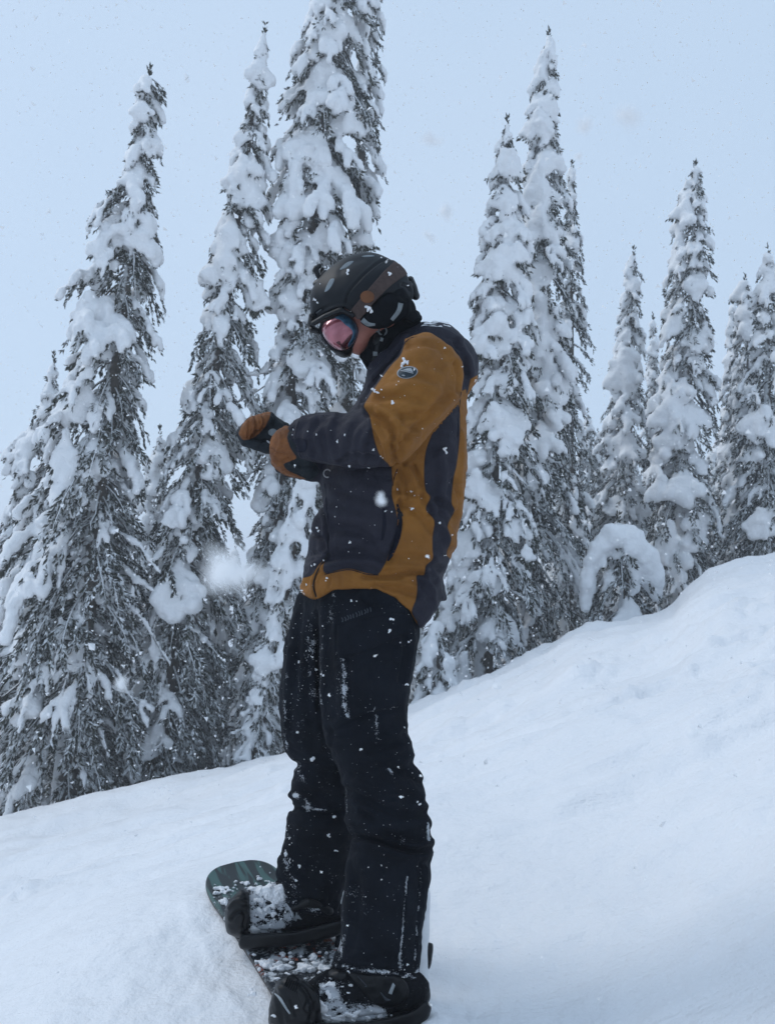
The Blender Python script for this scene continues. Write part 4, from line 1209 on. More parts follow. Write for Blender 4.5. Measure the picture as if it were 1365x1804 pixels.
PF = [
 ([(608,1376),(640,1384),(672,1404),(700,1412)], 8, 4), ([(612,1396),(650,1412),(700,1432),(748,1432)], 7, -5), ([(676,1358),(700,1376),(740,1400)], 7, 4), ([(690,1348),(716,1362),(742,1378)], 5, -3.5),
 ([(612,1445),(650,1452),(700,1456),(755,1452)], 9, 5), ([(620,1474),(660,1478),(700,1492),(730,1500),(760,1494)], 5, -8), ([(625,1486),(665,1496),(705,1506),(750,1510)], 7, 3.5), ([(640,1430),(690,1470),(740,1480)], 6, -3), ([(700,1485),(730,1490),(758,1480)], 5, 4),
 ([(612,1520),(616,1560),(612,1620)], 6, 3), ([(626,1540),(632,1600),(620,1670)], 8, -2.2), ([(717,1540),(712,1600),(706,1700)], 2.4, -2.2), ([(741,1510),(738,1600),(730,1705)], 2.4, -2.2), ([(750,1530),(748,1570),(744,1600)], 5, 3),
 ([(590,1695),(640,1706),(700,1712),(738,1718)], 3, -2.5),
 ([(660,1600),(690,1640),(720,1650)], 12, 2.2), ([(640,1640),(670,1680),(700,1690)], 10, -1.8),
 ([(575,1290),(600,1280),(640,1262),(700,1248)], 5, -2.5), ([(580,1310),(620,1310),(680,1300)], 8, 2.2), ([(720,1292),(690,1310),(650,1320)], 8, -3.5), ([(728,1330),(700,1345),(660,1340)], 7, 3.5),
 ([(569,1060),(570,1160),(568,1240),(580,1310)], 5, 3), ([(580,1100),(584,1180),(590,1260)], 8, -1.8),
 ([(713,1080),(726,1110),(724,1150),(716,1200)], 5, 3), ([(705,1100),(712,1140),(704,1200)], 5, -2.5), ([(640,1050),(660,1062),(700,1060)], 8, -1.5),
 ([(594,1104),(593,1130),(594,1158)], 2, -1.5), ([(612,1165),(614,1210),(612,1260)], 5, -2),
 ([(530,1060),(526,1110),(524,1160),(520,1210)], 6, -3), ([(512,1140),(506,1200),(504,1280)], 5, 3), ([(545,1080),(550,1150),(556,1240),(566,1320)], 7, 2), ([(560,1080),(562,1180),(562,1250)], 4, -4.5),
 ([(524,1346),(545,1350),(575,1360)], 6, -3.5), ([(512,1400),(540,1408),(560,1424),(580,1426)], 6, 5), ([(516,1424),(545,1430),(575,1436),(600,1430)], 5, -7), ([(512,1444),(550,1456),(600,1460)], 8, 3.5),
 ([(526,1360),(550,1380),(590,1390)], 7, 2.5), ([(500,1480),(530,1500),(580,1520)], 10, -2), ([(495,1520),(520,1545),(560,1570)], 8, 2.5), ([(505,1580),(540,1588),(590,1590)], 4, -2.2), ([(575,1540),(580,1570),(578,1600)], 3, -2),
]
d = strokes(V, N, PF)*2.1
d = d + 2.2*fbm(V/[30., 38., 30.], 3, 0.55) + 1.6*np.clip(1 - np.abs(fbm(V/[38., 24., 38.] + 11.7, 2))*1.6, -1, 1)
d = 7.5*np.tanh(d/7.5) + 0.8*fbm(V/12., 2)
V = V + N*d[:, None]
V = relax(V, Qd, 1, 0.3)
XY = V[:, :2]
dust = np.zeros(len(V))
for pts, w, a in [
 ([(588,1048),(585,1070),(578,1096)], 9, .9), ([(568,1120),(566,1190),(566,1240)], 3, .8), ([(603,1162),(607,1200),(606,1235),(612,1260)], 7, 1.0), ([(604,1195),(606,1225)], 14, .6), ([(545,1100),(552,1150),(553,1200),(556,1225)], 15, .85),
 ([(540,1120),(560,1170)], 22, .45), ([(506,1190),(502,1240),(501,1290),(506,1320)], 4, .9), ([(512,1220),(512,1290)], 10, .45), ([(661,1248),(664,1280),(662,1310)], 5, .75), ([(700,1060),(712,1090)], 6, .4),
 ([(658,1050),(664,1080)], 6, .5), ([(535,1150),(528,1250),(532,1320)], 14, .4), ([(560,1290),(575,1320),(592,1360)], 8, .45), ([(640,1255),(700,1246)], 2.5, .8), ([(588,1700),(640,1708),(690,1714),(738,1722)], 6, 1.0),
 ([(717,1545),(712,1600),(708,1650),(704,1702)], 2.2, 1.25), ([(741,1505),(739,1560),(734,1640),(729,1705)], 2.2, 1.0), ([(704,1690),(705,1706)], 5, 1.3), ([(735,1715),(742,1705)], 6, 1.3), ([(520,1402),(534,1412),(542,1424)], 7, 1.5), ([(545,1424),(574,1428)], 3, 1.1),
 ([(509,1450),(506,1475)], 8, .8), ([(504,1500),(508,1540),(516,1560)], 12, .75), ([(545,1595),(560,1602)], 12, 1.0), ([(520,1345),(532,1375)], 14, .6), ([(560,1345),(580,1400)], 14, .4), ([(686,1355),(694,1370)], 4, 1.2), ([(560,1520),(600,1560)], 30, .3),
 ([(625,1375),(640,1400)], 14, .35), ([(700,1480),(712,1480)], 6, .6), ([(620,1570),(640,1600)], 25, .45), ([(604,1650),(596,1690)], 6, 1.1), ([(495,1560),(520,1590)], 14, .7), ([(610,1380),(612,1440),(622,1478)], 2, .7), ([(753,1450),(756,1480)], 4, 1.2), ([(603,1600),(602,1650)], 2, .6),
 ([(600,1105),(594,1158),(612,1160)], 1.8, .5), ([(610,1160),(640,1150),(665,1138)], 2, .5), ([(650,1400),(690,1450)], 30, .2), ([(650,1560),(700,1600)], 40, .22)]:
    dust = np.maximum(dust, a*np.exp(-(pldist(XY, cr_open(pts, 4))/w)**2)) if len(pts) > 1 else dust
pants = obj_q('trousers', V, Qd, M_pants, person, {'dust': dust})
PB = bvh_of(V, Qd)
print('pants', len(Qd))
patch('thigh_pocket', [(594,1102),(640,1090),(690,1080),(727,1082),(728,1112),(700,1122),(665,1139),(640,1149),(612,1158),(594,1157)], PB, 1.6, M_pants, pants, step=4, cr=False)
patch('belt_loop', ribbon([(659,1036),(661,1056),(666,1078)], [5, 5, 6]), PB, 1.5, M_pants, pants, cr=False)
# worn print above the pocket: a row of faint characters
M_ = []
for k, (x, y) in enumerate(zip(np.linspace(603, 653, 11), np.linspace(1092, 1074, 11))):
    r_ = random.Random(k)
    patch('print_mark', ribbon([(x-1.2, y-3.5-r_.random()), (x+r_.uniform(-1, 1.5), y), (x+r_.uniform(-1, 1), y+4)], 1.7), PB, 0.5, M_dim, pants, step=1.5, cr=False)

# ---- helmet
SHELL = [(549,560),(546,538),(547,520),(554,502),(564,487),(578,474),(595,461),(613,451),(632,446),(650,444),(669,448),(684,455),(698,461),(709,472),(718,486),(722,499),(727,508),(729,520),(724,530),(714,532),(700,527),(688,520),(676,522),(660,536),(645,552),(630,562),(617,549),(600,543),(585,548),(572,558),(558,572)]
items = [(Puff(SHELL, 52, 1.05), 0),
         (Ell((638, 535, 52), (72, 78, 62), 30), 'x')]
V, Qd, ow = volume([(Puff(SHELL, 52, 1.22, cap=64), 0), (Ell((640, 512, 52), (88, 62, 74), -8), 10), (Puff(SHELL, 52, 4.0), 'cut')], (538, 740, 436, 590, -40, 145), 2.5)
N = vnormals(V, Qd)
if (N[np.argmin(V[:, 2])])[2] > 0: N = -N
HF = [([(606,552),(612,520),(628,498),(648,478),(672,460),(690,457)], 2.0, -3.2), ([(618,548),(622,524),(640,500),(662,480),(688,464)], 8, 1.2),
      ([(556,566),(566,554),(582,544),(600,539),(616,543),(626,556)], 3, 2.5), ([(557,552),(566,545)], 1.5, -1.5), ([(572,518),(580,500),(590,490)], 8, 1.0), ([(708,502),(716,505),(722,512)], 3, -3.5), ([(600,478),(616,464),(640,456)], 5, -0.8), ([(712,532),(722,528),(730,518)], 3, 1.5)]
V = V + N*strokes(V, N, HF)[:, None]
helmet = obj_q('helmet', V, Qd, M_helmet, person)
HB = bvh_of(V, Qd)
for P in ([(572,513),(576,502),(582,492),(589,491),(587,499),(580,510),(574,514)], [(599,474),(606,466),(614,461),(623,460),(618,466),(609,472),(602,475)], [(637,451.5),(645,449.5),(655,449.5),(660,451),(652,452.5),(642,453)]):
    patch('vent', P, HB, 0.3, M_vent, helmet, step=1.8)
patch('shell_mark', ribbon([(557,552),(566,545)], 1.6), HB, 0.5, M_greyp, helmet, step=1.5, cr=False)
# brim below the shell front, ear pads, back adjuster, camera mount
V, Qd, _ = volume([(Ell((588,557,52), (28,15,50), -18), 0), (Limb([(549,556,20),(547,572,52),(549,556,84)], [5,6,5]), 0), (Limb([(549,580,52),(560,584,52)], [6,6], 3), 4), (Limb([(552,570,10),(572,558,-8),(600,546,-14),(622,556,-14)], [5,5,5,4]), 4), (Limb([(552,570,94),(572,558,112),(600,546,118),(622,556,118)], [5,5,5,4]), 4)], (535, 640, 535, 610, -30, 135), 2.0)
obj_q('brim', V, Qd, M_blackp, helmet)
EAR = [(634,562),(650,545),(668,524),(690,516),(712,530),(722,528),(721,548),(712,560),(696,570),(676,578),(655,579),(640,572)]
V, Qd, _ = volume([(Puff(EAR, -8, 0.75, cap=22), 0), (Puff(EAR, 112, 0.75, cap=22), 0), (Limb([(700,520,10),(715,545,52),(700,520,94)], [16,18,16]), 6), (Limb([(712,545,20),(714,556,52),(712,545,84)], [12,14,12]), 6)], (620, 745, 500, 595, -45, 150), 2.2)
N = vnormals(V, Qd); V = V + N*(0.8*fbm(V/9., 2))[:, None]
ear = obj_q('ear_pad', V, Qd, M_black, helmet); EB_ = bvh_of(V, Qd)
patch('webbing', ribbon([(638,563),(648,571),(661,572)], [9, 8, 4]), EB_, 1.4, M_greyp, ear, step=1.8, cr=False)
patch('webbing', ribbon([(706,534),(702,548),(690,564)], [9, 8, 6.5]), EB_, 1.4, M_greyp, ear, step=1.8, cr=False)
V, Qd, _ = volume([(Limb([(723,492,52),(730,506,52),(732,522,52)], [6,5,7], 2.2), 0), (Limb([(720,498,30),(727,512,52),(720,498,74)], [4,5,4]), 3), (Ell((732,521,52), (7,7,14)), 2)], (710, 745, 480, 535, 15, 90), 2.0)
obj_q('size_dial', V, Qd, M_blackp, helmet)
V, Qd, _ = volume([(Limb([(556,500,52),(566,492,52),(573,480,52)], [5,6,5], 2.0), 0), (Limb([(560,486,45),(556,474,45),(563,468,48)], [4,5,4]), 2), (Limb([(566,486,60),(568,474,60)], [4,3.5]), 2), (Ell((557,472,52),(5,5,9)), 1)], (545, 585, 458, 512, 35, 72), 1.6)
obj_q('camera_mount', V, Qd, M_blackp, helmet)
# ---- goggles
LENS = [(592,549),(607,549),(619,556),(629,567),(634,581),(630,597),(620,612),(605,620),(590,616),(578,606),(569,594),(565,580),(569,568),(579,557)]
FRAME = [(590,545),(608,545),(624,552),(635,566),(638,582),(633,600),(624,616),(616,628),(602,630),(586,619),(578,606),(600,560)]
V, Qd, _ = volume([(Puff(LENS, 52, 3.9, cap=14.5), 0)], (556, 645, 540, 630, -25, 130), 1.6)
V = relax(V, Qd, 2); 
goggles = obj_q('goggles', V, Qd, M_lens, person)
GB = bvh_of(V, Qd)
RIM = [(591,546),(608,546),(621,553),(632,566),(637,581),(633,598),(622,614),(605,623),(589,619),(576,608),(566,595),(562,580),(566,567),(577,555)]
V, Qd, _ = volume([(Puff(RIM, 56, 3.2, cap=14.5), 0)], (552, 650, 532, 640, -25, 135), 1.8)
obj_q('face_foam', V, Qd, M_black, goggles)
V, Qd, _ = volume([(Puff(FRAME, 52, 1.95, cap=30), 0), (Puff([(555,535),(618,535),(628,560),(632,580),(628,596),(618,612),(604,619),(588,616),(570,606),(556,590)], 52, 9.0), 'sub')], (560, 650, 538, 640, -30, 135), 1.8)
obj_q('frame', V, Qd, M_blackp, goggles)
patch('lens_reflection', [(590,548),(604,547),(616,552),(628,562),(636,578),(634,594),(626,606),(617,615),(613,608),(620,594),(621,584),(614,576),(608,572),(600,564),(590,560),(586,554)], GB, 0.9, M_lensb, goggles, step=1.8)  # blue mirror coating with the side reflection painted in as a fixed patch
patch('lens_reflection', [(592,604),(598,601),(602,606),(610,597),(620,588),(618,600),(610,608),(609,616),(602,617),(600,609)], GB, 0.6, M_lensd, goggles, step=1.6)  # dark red reflection on the lens, painted as a patch
V2, Q2, _ = volume([(Puff(SHELL, 52, 1.22, cap=64), 0), (Ell((640, 512, 52), (88, 62, 74), -8), 10), (Ell((645, 545, 52), (60, 55, 66), 0), 10)], (538, 760, 436, 620, -40, 145), 3.0)
SBV = bvh_of(V2, Q2)
strap = patch('strap', [(618,546),(654,503),(676,478),(694,461),(704,465),(713,474),(718,483),(705,491),(690,502),(676,515),(659,533),(634,563),(628,562)], SBV, 3.2, M_strap, goggles, step=2.5, cr=False)
patch('strap_badge', ell_poly(647, 523, 12.5, 11, 0), SBV, 4.0, M_patch, strap, step=2, cr=False)
# ---- neck warmer and chin strap
V, Qd, _ = volume([(Puff([(649,586),(662,578),(690,570),(720,552),(734,566),(738,580),(712,592),(692,612),(672,640),(660,664),(652,668),(644,648),(634,628),(640,618),(648,604)], 52, 1.5, cap=50), 0), (Ell((722,560,52), (20,16,44)), 6)], (620, 756, 540, 680, -30, 135), 2.4)
N = vnormals(V, Qd)
if (N[np.argmin(V[:, 2])])[2] > 0: N = -N
V = V + N*(1.6*fbm(V/11., 3))[:, None] + N*strokes(V, N, [([(640,632),(655,645),(664,655)], 2.5, -2.5), ([(650,615),(664,630),(672,640)], 3, 2), ([(715,568),(728,572),(738,566)], 3, -3)])[:, None]
neck = obj_q('neck_warmer', V, Qd, M_black, person); NBV = bvh_of(V, Qd)
cs = patch('chin_strap', ribbon([(692,566),(678,577),(672,592),(666,606),(662,622),(658,636)], 7), NBV, 3.5, M_blackp, helmet, step=2.2, cr=False)
patch('chin_strap', ribbon([(650,578),(662,584),(670,582)], 2.5), NBV, 3.0, M_greyp, helmet, step=1.8, cr=False)
patch('buckle', [(660,590),(667,588),(670,594),(668,602),(662,608),(657,604)], NBV, 5.5, M_blackp, cs, step=2)
patch('strap_tip', [(657,619),(665,620),(665,627),(657,627)], NBV, 5.0, M_greyp, cs, step=1.6, cr=False)
patch('strap_tip', [(669,593),(676,596),(674,602),(667,600)], NBV, 5.0, M_greyp, cs, step=1.6, cr=False)
torus_q('buckle_ring', (674, 583, front_q(NBV, 674, 583, default=0)-6), 7, 1.7, M_greyp, cs, (0.3, 0))

# ---- gloves
def glove(items, box, tanpoly, name, creases, leather_near=None):
    V, Qd, ow = volume(items, box, 1.9)
    V = relax(V, Qd, 1)
    N = vnormals(V, Qd)
    if (N[np.argmin(V[:, 2])])[2] > 0: N = -N
    V = V + N*(strokes(V, N, creases) + 0.7*fbm(V/8., 3))[:, None]
    tan = sdist(V[:, :2], cr_closed(tanpoly, 4))
    o = obj_q(name, V, Qd, M_gl, person, {'tan': tan})
    return o, bvh_of(V, Qd)
def glove_mat():
    m, t, b = mat('glove', (0.1, 0.05, 0.02), 0.72, 0, 0.25); n = NB(t)
    f = n.mapr(n.math('ADD', n.attr('tan'), n.mapr(n.noise(160, 2), 0, 1, -1, 1)), -0.8, 0.8)
    v = n.noise(26, 4, 0.65)
    a = n.mixc(n.mapr(v, 0.35, 0.68), (0.115, 0.040, 0.012), (0.235, 0.088, 0.026))
    k = n.mixc(v, (0.004, 0.007, 0.010), (0.010, 0.015, 0.020))
    n.lk(n.mixc(f, k, a), b.inputs['Base Color'])
    n.lk(n.bump(n.noise(420, 2), 0.0008, 0.6, n.bump(n.noise(60, 4), 0.003, 0.8)), b.inputs['Normal'])
    return m
M_gl = glove_mat()
farg = [(Puff([(510,750),(498,742),(478,726),(466,727),(447,734),(432,747),(424,760),(427,773),(440,786),(455,787),(470,795),(482,802),(505,808),(515,790)], 26, 0.9, cap=26), 0),
        (Limb([(470,742,8),(446,746,-2),(430,762,0),(434,776,10)], [13,12,10.5,9]), 3), (Limb([(468,742,26),(444,745,18),(427,762,18),(432,778,24)], [13,12,10.5,9]), 2.5),
        (Limb([(468,742,44),(446,746,38),(430,762,36),(436,778,38)], [12,11,10,9]), 2.5), (Limb([(470,744,60),(450,750,56),(438,766,52),(444,780,50)], [11,10,9,8]), 2.5),
        (Limb([(492,788,8),(470,790,-4),(446,783,-2),(432,780,4)], [12,10,8.5,7.5]), 3), (Limb([(488,770,26),(530,790,55)], [27,26]), 8)]
gf, gfb = glove(farg, (410, 560, 712, 826, -26, 96), [(421,762),(430,744),(447,731),(467,722),(477,724),(471,745),(458,762),(445,772),(430,775),(424,770)], 'glove',
  [([(462,728),(466,744),(460,760)], 2.0, -3), ([(449,733),(452,750),(447,768)], 2.0, -3.2), ([(438,741),(438,757),(437,772)], 1.8, -2.8), ([(478,727),(488,742),(498,752)], 3, 2), ([(456,787),(468,776),(480,778)], 2.5, -2.5)])
patch('wrist_buckle', [(474,758),(482,755),(489,760),(487,768),(479,768),(473,764)], gfb, 1.6, M_greyp, gf, step=1.6)
patch('wrist_strap', ribbon([(470,776),(476,780),(484,778)], [2.5, 3, 2]), gfb, 1.4, M_white, gf, step=1.4, cr=False)
gf['label'] = 'far glove, brown back and dark palm'
nearg = [(Puff([(506,752),(497,756),(487,763),(479,778),(476,798),(483,817),(500,832),(514,839),(530,842),(540,847),(552,843),(564,828),(545,806),(525,780)], -34, 0.95, cap=24), 0),
         (Limb([(500,768,-44),(488,782,-38),(486,800,-20),(496,812,-6)], [12,12,11,10]), 3), (Limb([(504,782,-46),(490,798,-40),(488,814,-20),(500,822,-4)], [12,12,10.5,9.5]), 2.5),
         (Limb([(506,798,-44),(494,812,-38),(494,824,-20),(508,828,-4)], [12,11,10,9]), 2.5), (Limb([(512,812,-42),(502,822,-34),(504,832,-18),(516,834,-6)], [11,10,9,8]), 2.5),
         (Limb([(540,824,-44),(530,834,-30),(514,832,-12),(500,822,-2)], [13,11,9,8]), 3), (Limb([(506,780,-40),(545,785,-48)], [26,30]), 8)]
gn, gnb = glove(nearg, (462, 600, 738, 862, -92, 26), [(512,748),(494,752),(482,762),(474,780),(472,800),(480,820),(500,836),(520,842),(538,844),(522,836),(506,828),(500,818),(512,812),(522,806),(512,790),(506,770)], 'glove',
  [([(478,790),(490,798),(502,800)], 2.0, -2.4), ([(484,812),(496,812),(508,806)], 2.0, -2.6), ([(492,764),(494,780),(486,800)], 3, 1.6), ([(500,832),(516,832),(530,838)], 2.0, -3), ([(515,815),(530,822),(548,820)], 2.5, -2.4), ([(488,822),(500,816),(512,816)], 2.5, 2)])
gn['label'] = 'near glove, brown leather back with dark thumb'
print('gloves')
# ---- boots
def garment(name, items, box, h, mat_, parent, creases=(), amp=1.0, sc=12., dustlines=None, rel=1, base=0.0):
    V, Qd, ow = volume(items, box, h)
    V = relax(V, Qd, rel); N = vnormals(V, Qd)
    if (N[np.argmin(V[:, 2])])[2] > 0: N = -N
    d = amp*fbm(V/sc, 3)
    if creases: d = d + strokes(V, N, creases)
    V = V + N*d[:, None]
    at = None
    if dustlines is not None:
        du = np.full(len(V), base)
        for pts, w, a in dustlines:
            du = np.maximum(du, a*np.exp(-(pldist(V[:, :2], cr_open(pts, 4))/w)**2))
        at = {'dust': du}
    o = obj_q(name, V, Qd, mat_, parent, at)
    return o, bvh_of(V, Qd)
bootf, bfb = garment('boot', [(Puff([(402,1622),(403,1598),(416,1576),(438,1565),(470,1560),(500,1548),(560,1552),(600,1580),(606,1612),(598,1634),(560,1645),(520,1652),(470,1656),(425,1656),(407,1642)], [(410,1610,168),(600,1610,182)], 0.85, cap=40), 0),
   (Limb([(560,1520,172),(572,1600,176)], [36,34]), 12)], (390, 625, 1500, 1668, 105, 245), 2.4, M_boot, person,
   [([(508,1575),(514,1600),(516,1625)], 3, 3), ([(440,1640),(500,1640),(590,1628)], 3, -3)], 1.2, 10., [([(450,1580),(490,1575)], 26, 2.4), ([(455,1610),(500,1600)], 26, 2.0), ([(460,1632),(490,1628)], 16, 1.9), ([(520,1585),(540,1600)], 14, .6)], base=0.25)
bootf['label'] = 'far boot under thick powder snow'
bootn, bnb = garment('boot', [(Puff([(506,1775),(518,1750),(545,1728),(575,1708),(620,1698),(700,1700),(746,1716),(756,1745),(748,1785),(720,1800),(640,1808),(560,1812),(515,1800)], -50, 0.9, cap=46), 0),
   (Limb([(684,1640,-50),(700,1740,-50)], [42,40]), 12)], (495, 780, 1610, 1825, -125, 25), 2.4, M_boot, person,
   [([(590,1740),(620,1765),(680,1790)], 5, 2), ([(560,1795),(640,1792),(720,1780)], 3, -3)], 1.4, 10., [([(575,1780),(610,1790),(660,1790)], 24, 1.9), ([(575,1735),(590,1770)], 20, 1.7), ([(640,1735),(655,1760)], 12, .9), ([(600,1730),(630,1735)], 8, .6)], base=0.3)
bootn['label'] = 'near boot dusted with powder snow'
patch('lace_dial', ell_poly(595, 1716, 16, 10, 8), bnb, 6, M_blackp, bootn, step=2, cr=False, dome=2)
patch('lace_tab', [(514,1592),(519,1590),(524,1604),(523,1622),(518,1620),(514,1606)], bfb, 2.0, M_logo, bootf, step=1.6)
patch('lace_tab', [(516,1596),(519,1596),(521,1605),(520,1615),(517,1608)], bfb, 2.6, M_blackp, bootf, step=1.6)
for P in ([(520,1618),(526,1611),(532,1620)],):
    patch('boot_mark', P, bfb, 1.0, M_logo, bootf, step=1.4, cr=False)

# ---- snowboard
BH, BC = 27.0, np.array([-0.210, 2.19])
be = np.array([math.sin(R(BH)), -math.cos(R(BH))]); bw = np.array([-math.cos(R(BH)), -math.sin(R(BH))])
BL = 0.745
def board_pt(s, w, up=0.0):
    s = np.asarray(s, float); w = np.asarray(w, float)
    x = BC[0] + be[0]*s + bw[0]*w; d = BC[1] + be[1]*s + bw[1]*w
    rise = 0.022*np.clip((np.abs(s)-0.52)/0.25, 0, 1)**2
    return np.stack([x, BP[2] + rise + up + 0*x, d], -1)
def b2w(p): return cam2w(p[..., 0], p[..., 1], p[..., 2])
def b2q(p): return np.stack([CX + F*p[..., 0]/p[..., 2], CY - F*p[..., 1]/p[..., 2], (p[..., 2]-2.1)/0.0015], -1)
def halfw(s):
    a = abs(s); e = 0.122 + 0.014*(min(a, 0.52)/0.52)**2
    if a > 0.52: e = 0.136*max(0, 1-((a-0.52)/(BL-0.52+1e-6))**3.6)**0.38
    return e
ns, nw = 150, 31
ss = np.concatenate([np.linspace(-BL, -0.52, 40, endpoint=False), np.linspace(-0.52, 0.52, 70, endpoint=False), np.linspace(0.52, BL, 40)])
ww = np.linspace(-1, 1, nw)
top = []; bs_, bw_ = [], []
for s in ss:
    hw = halfw(s)
    for w in ww: top.append((s, w*hw))
top = np.array(top)
rows = [top]
T0 = b2w(board_pt(top[:, 0], top[:, 1]*0.985, 0.0)); T1 = b2w(board_pt(top[:, 0], top[:, 1], -0.004)); T2 = b2w(board_pt(top[:, 0], top[:, 1], -0.011))
n = len(top); i = np.arange(len(ss)-1)[:, None]*nw; j = np.arange(nw-1)[None]
q = np.stack([i+j, i+j+1, i+nw+j+1, i+nw+j], -1).reshape(-1, 4)
bord = list(range(0, nw)) + [k*nw+nw-1 for k in range(1, len(ss))] + [(len(ss)-1)*nw + k for k in range(nw-2, -1, -1)] + [k*nw for k in range(len(ss)-2, 0, -1)]
bd = np.array(bord); bn = np.roll(bd, -1)
nb_ = len(bd)
V = np.vstack([T0, T1[bd], T2[bd], T2])
m1, m2, m3 = n + np.arange(nb_), n + nb_ + np.arange(nb_), n + 2*nb_
r1 = np.stack([bd, m1, np.roll(m1, -1), bn], -1); r2 = np.stack([m1, m2, np.roll(m2, -1), np.roll(m1, -1)], -1); r3 = np.stack([m2, m3+bd, m3+bn, np.roll(m2, -1)], -1)
def board_mat():
    m, t, b = mat('board_top', (0.01, 0.015, 0.02), 0.35, 0, 0.4); n = NB(t)
    s = n.attr('bs'); w = n.attr('bw')
    cx = n.n('CombineXYZ'); n.lk(n.math('MULTIPLY', w, 40.0), cx.inputs[0]); n.lk(n.math('MULTIPLY', s, 5.0), cx.inputs[1])
    dr = n.noise(1.0, 2, 0.5, cx.outputs[0], 0.6)
    tip = n.mapr(s, -0.52, -0.62)
    f = n.math('MULTIPLY', n.mapr(dr, 0.50, 0.56), n.mapr(s, -0.40, -0.50))
    c = n.mixc(n.noise(6, 4), (0.010, 0.013, 0.018), (0.020, 0.024, 0.030))
    c = n.mixc(n.mapr(s, -0.3, -0.6), c, (0.013, 0.019, 0.021))
    c = n.mixc(n.math('MULTIPLY', f, 0.8), c, (0.05, 0.115, 0.105))
    # orange and yellow blotches between and beside the bindings
    cb = n.n('CombineXYZ'); n.lk(n.math('MULTIPLY', w, 22.0), cb.inputs[0]); n.lk(n.math('MULTIPLY', s, 22.0), cb.inputs[1])
    bl = n.noise(1.0, 3, 0.5, cb.outputs[0])
    g = n.math('MULTIPLY', n.mapr(bl, 0.55, 0.60), n.math('MULTIPLY', n.mapr(s, -0.18, -0.15), n.mapr(s, -0.05, -0.08)))
    c = n.mixc(n.math('MULTIPLY', g, 0.9), c, (0.36, 0.07, 0.02))
    g2 = n.math('MULTIPLY', n.mapr(bl, 0.56, 0.62), n.math('MULTIPLY', n.mapr(s, -0.36, -0.33), n.mapr(s, -0.24, -0.28)))
    c = n.mixc(n.math('MULTIPLY', g2, 0.7), c, (0.28, 0.20, 0.03))
    # powder dusting
    p1 = n.noise(95, 5, 0.8); p2 = n.noise(22, 3, 0.6)
    v = n.math('ADD', n.math('MULTIPLY', p1, 0.5), n.math('MULTIPLY', p2, 0.5))
    pw = n.mapr(v, 0.50, 0.56)
    reg = n.math('MULTIPLY', pw, n.mapr(s, -0.56, -0.48))
    c = n.mixc(n.math('MULTIPLY', reg, 0.85), c, (0.6, 0.64, 0.68))
    n.lk(c, b.inputs['Base Color'])
    n.lk(n.mapr(reg, 0, 1, 0.35, 0.8), b.inputs['Roughness'])
    n.lk(n.bump(reg, 0.004, 0.8), b.inputs['Normal'])
    return m
M_board = board_mat()
M_edge = simple('board_edge', (0.055, 0.045, 0.042), 0.5, 0.0, 0.4, 0.3)
M_steel = simple('steel_edge', (0.25, 0.25, 0.26), 0.35, 1.0, 0.5, 0.2)
SBO = b2w(board_pt(0, 0, -0.011))
def board_patch_attr(): pass
att = lambda idx: {'bs': top[idx, 0], 'bw': top[idx, 1]}
me = np_mesh('deck', np.vstack([T0, T1[bd]]), [q, r1], True, {'bs': np.concatenate([top[:, 0], top[bd, 0]]), 'bw': np.concatenate([top[:, 1], top[bd, 1]])}, origin=SBO)
sb = link('snowboard', None, loc=tuple(SBO))
tag(sb, 'dark snowboard with teal drips on its tip under the boots', 'snowboard')
c_ = me.polygons[len(q)//2].normal.z
if c_ < 0: me.flip_normals()
link('deck', me, M_board, sb)
Vs = np.vstack([T1[bd], T2[bd]*0.999 + 0.001*T1[bd]]); k = np.arange(nb_)
me = np_mesh('sidewall', Vs, [np.stack([k, k+nb_, (np.roll(k, -1))+nb_, np.roll(k, -1)], -1)], True, None, origin=SBO); link('sidewall', me, M_edge, sb)
me = np_mesh('base', T2, [q[:, ::-1]], True, None, origin=SBO); link('base', me, M_blackp, sb)

# ---- bindings
_O = ORIGIN
ORIGIN = SBO
def binding_thing(lbl):
    e = link('binding', None, parent=sb); e['label'] = lbl
    return e
bf = binding_thing('far binding'); bn_ = binding_thing('near binding')
garment('baseplate', [(Puff([(421,1654),(430,1645),(455,1644),(521,1640),(600,1620),(612,1628),(600,1646),(560,1658),(520,1666),(470,1671),(430,1673),(421,1666)], [(430,1660,128),(600,1635,140)], 1.4, cap=10), 0),
   (Limb([(440,1640,215),(600,1615,225)], [7,8]), 0), (Limb([(450,1660,135),(450,1645,215)], [6,6]), 3), (Limb([(590,1640,140),(590,1625,220)], [7,7]), 3)], (412, 622, 1600, 1682, 110, 240), 2.2, M_blackp, bf, None, .5)
garment('toe_strap', [(Puff([(399,1640),(396,1612),(402,1590),(416,1574),(426,1566),(438,1574),(441,1600),(440,1622),(436,1645),(424,1652),(408,1648)], 150, 1.9, cap=22), 0)], (388, 450, 1558, 1660, 85, 215), 2.0, M_blackp, bf, [([(408,1618),(420,1606),(432,1612),(430,1632)], 3, -4), ([(402,1600),(416,1586),(434,1590)], 3, 2.5)], .6)
garment('heel_cup', [(Limb([(575,1645,140),(606,1628,165),(612,1612,190),(590,1610,215)], [7,9,9,7]), 0)], (555, 630, 1590, 1660, 120, 232), 2.2, M_blackp, bf, None, .4)
garment('highback', [(Puff([(588,1490),(612,1500),(613,1525),(611,1552),(606,1588),(600,1606),(584,1617),(574,1608),(580,1560)], 172, 1.5, cap=16), 0)], (565, 622, 1480, 1628, 130, 214), 2.2, M_white, bf, None, .3)
garment('ankle_strap', [(Limb([(520,1600,140),(545,1590,128),(580,1605,135)], [8,9,8], 1.2), 0)], (505, 600, 1570, 1622, 108, 160), 2.0, M_blackp, bf, None, .4)
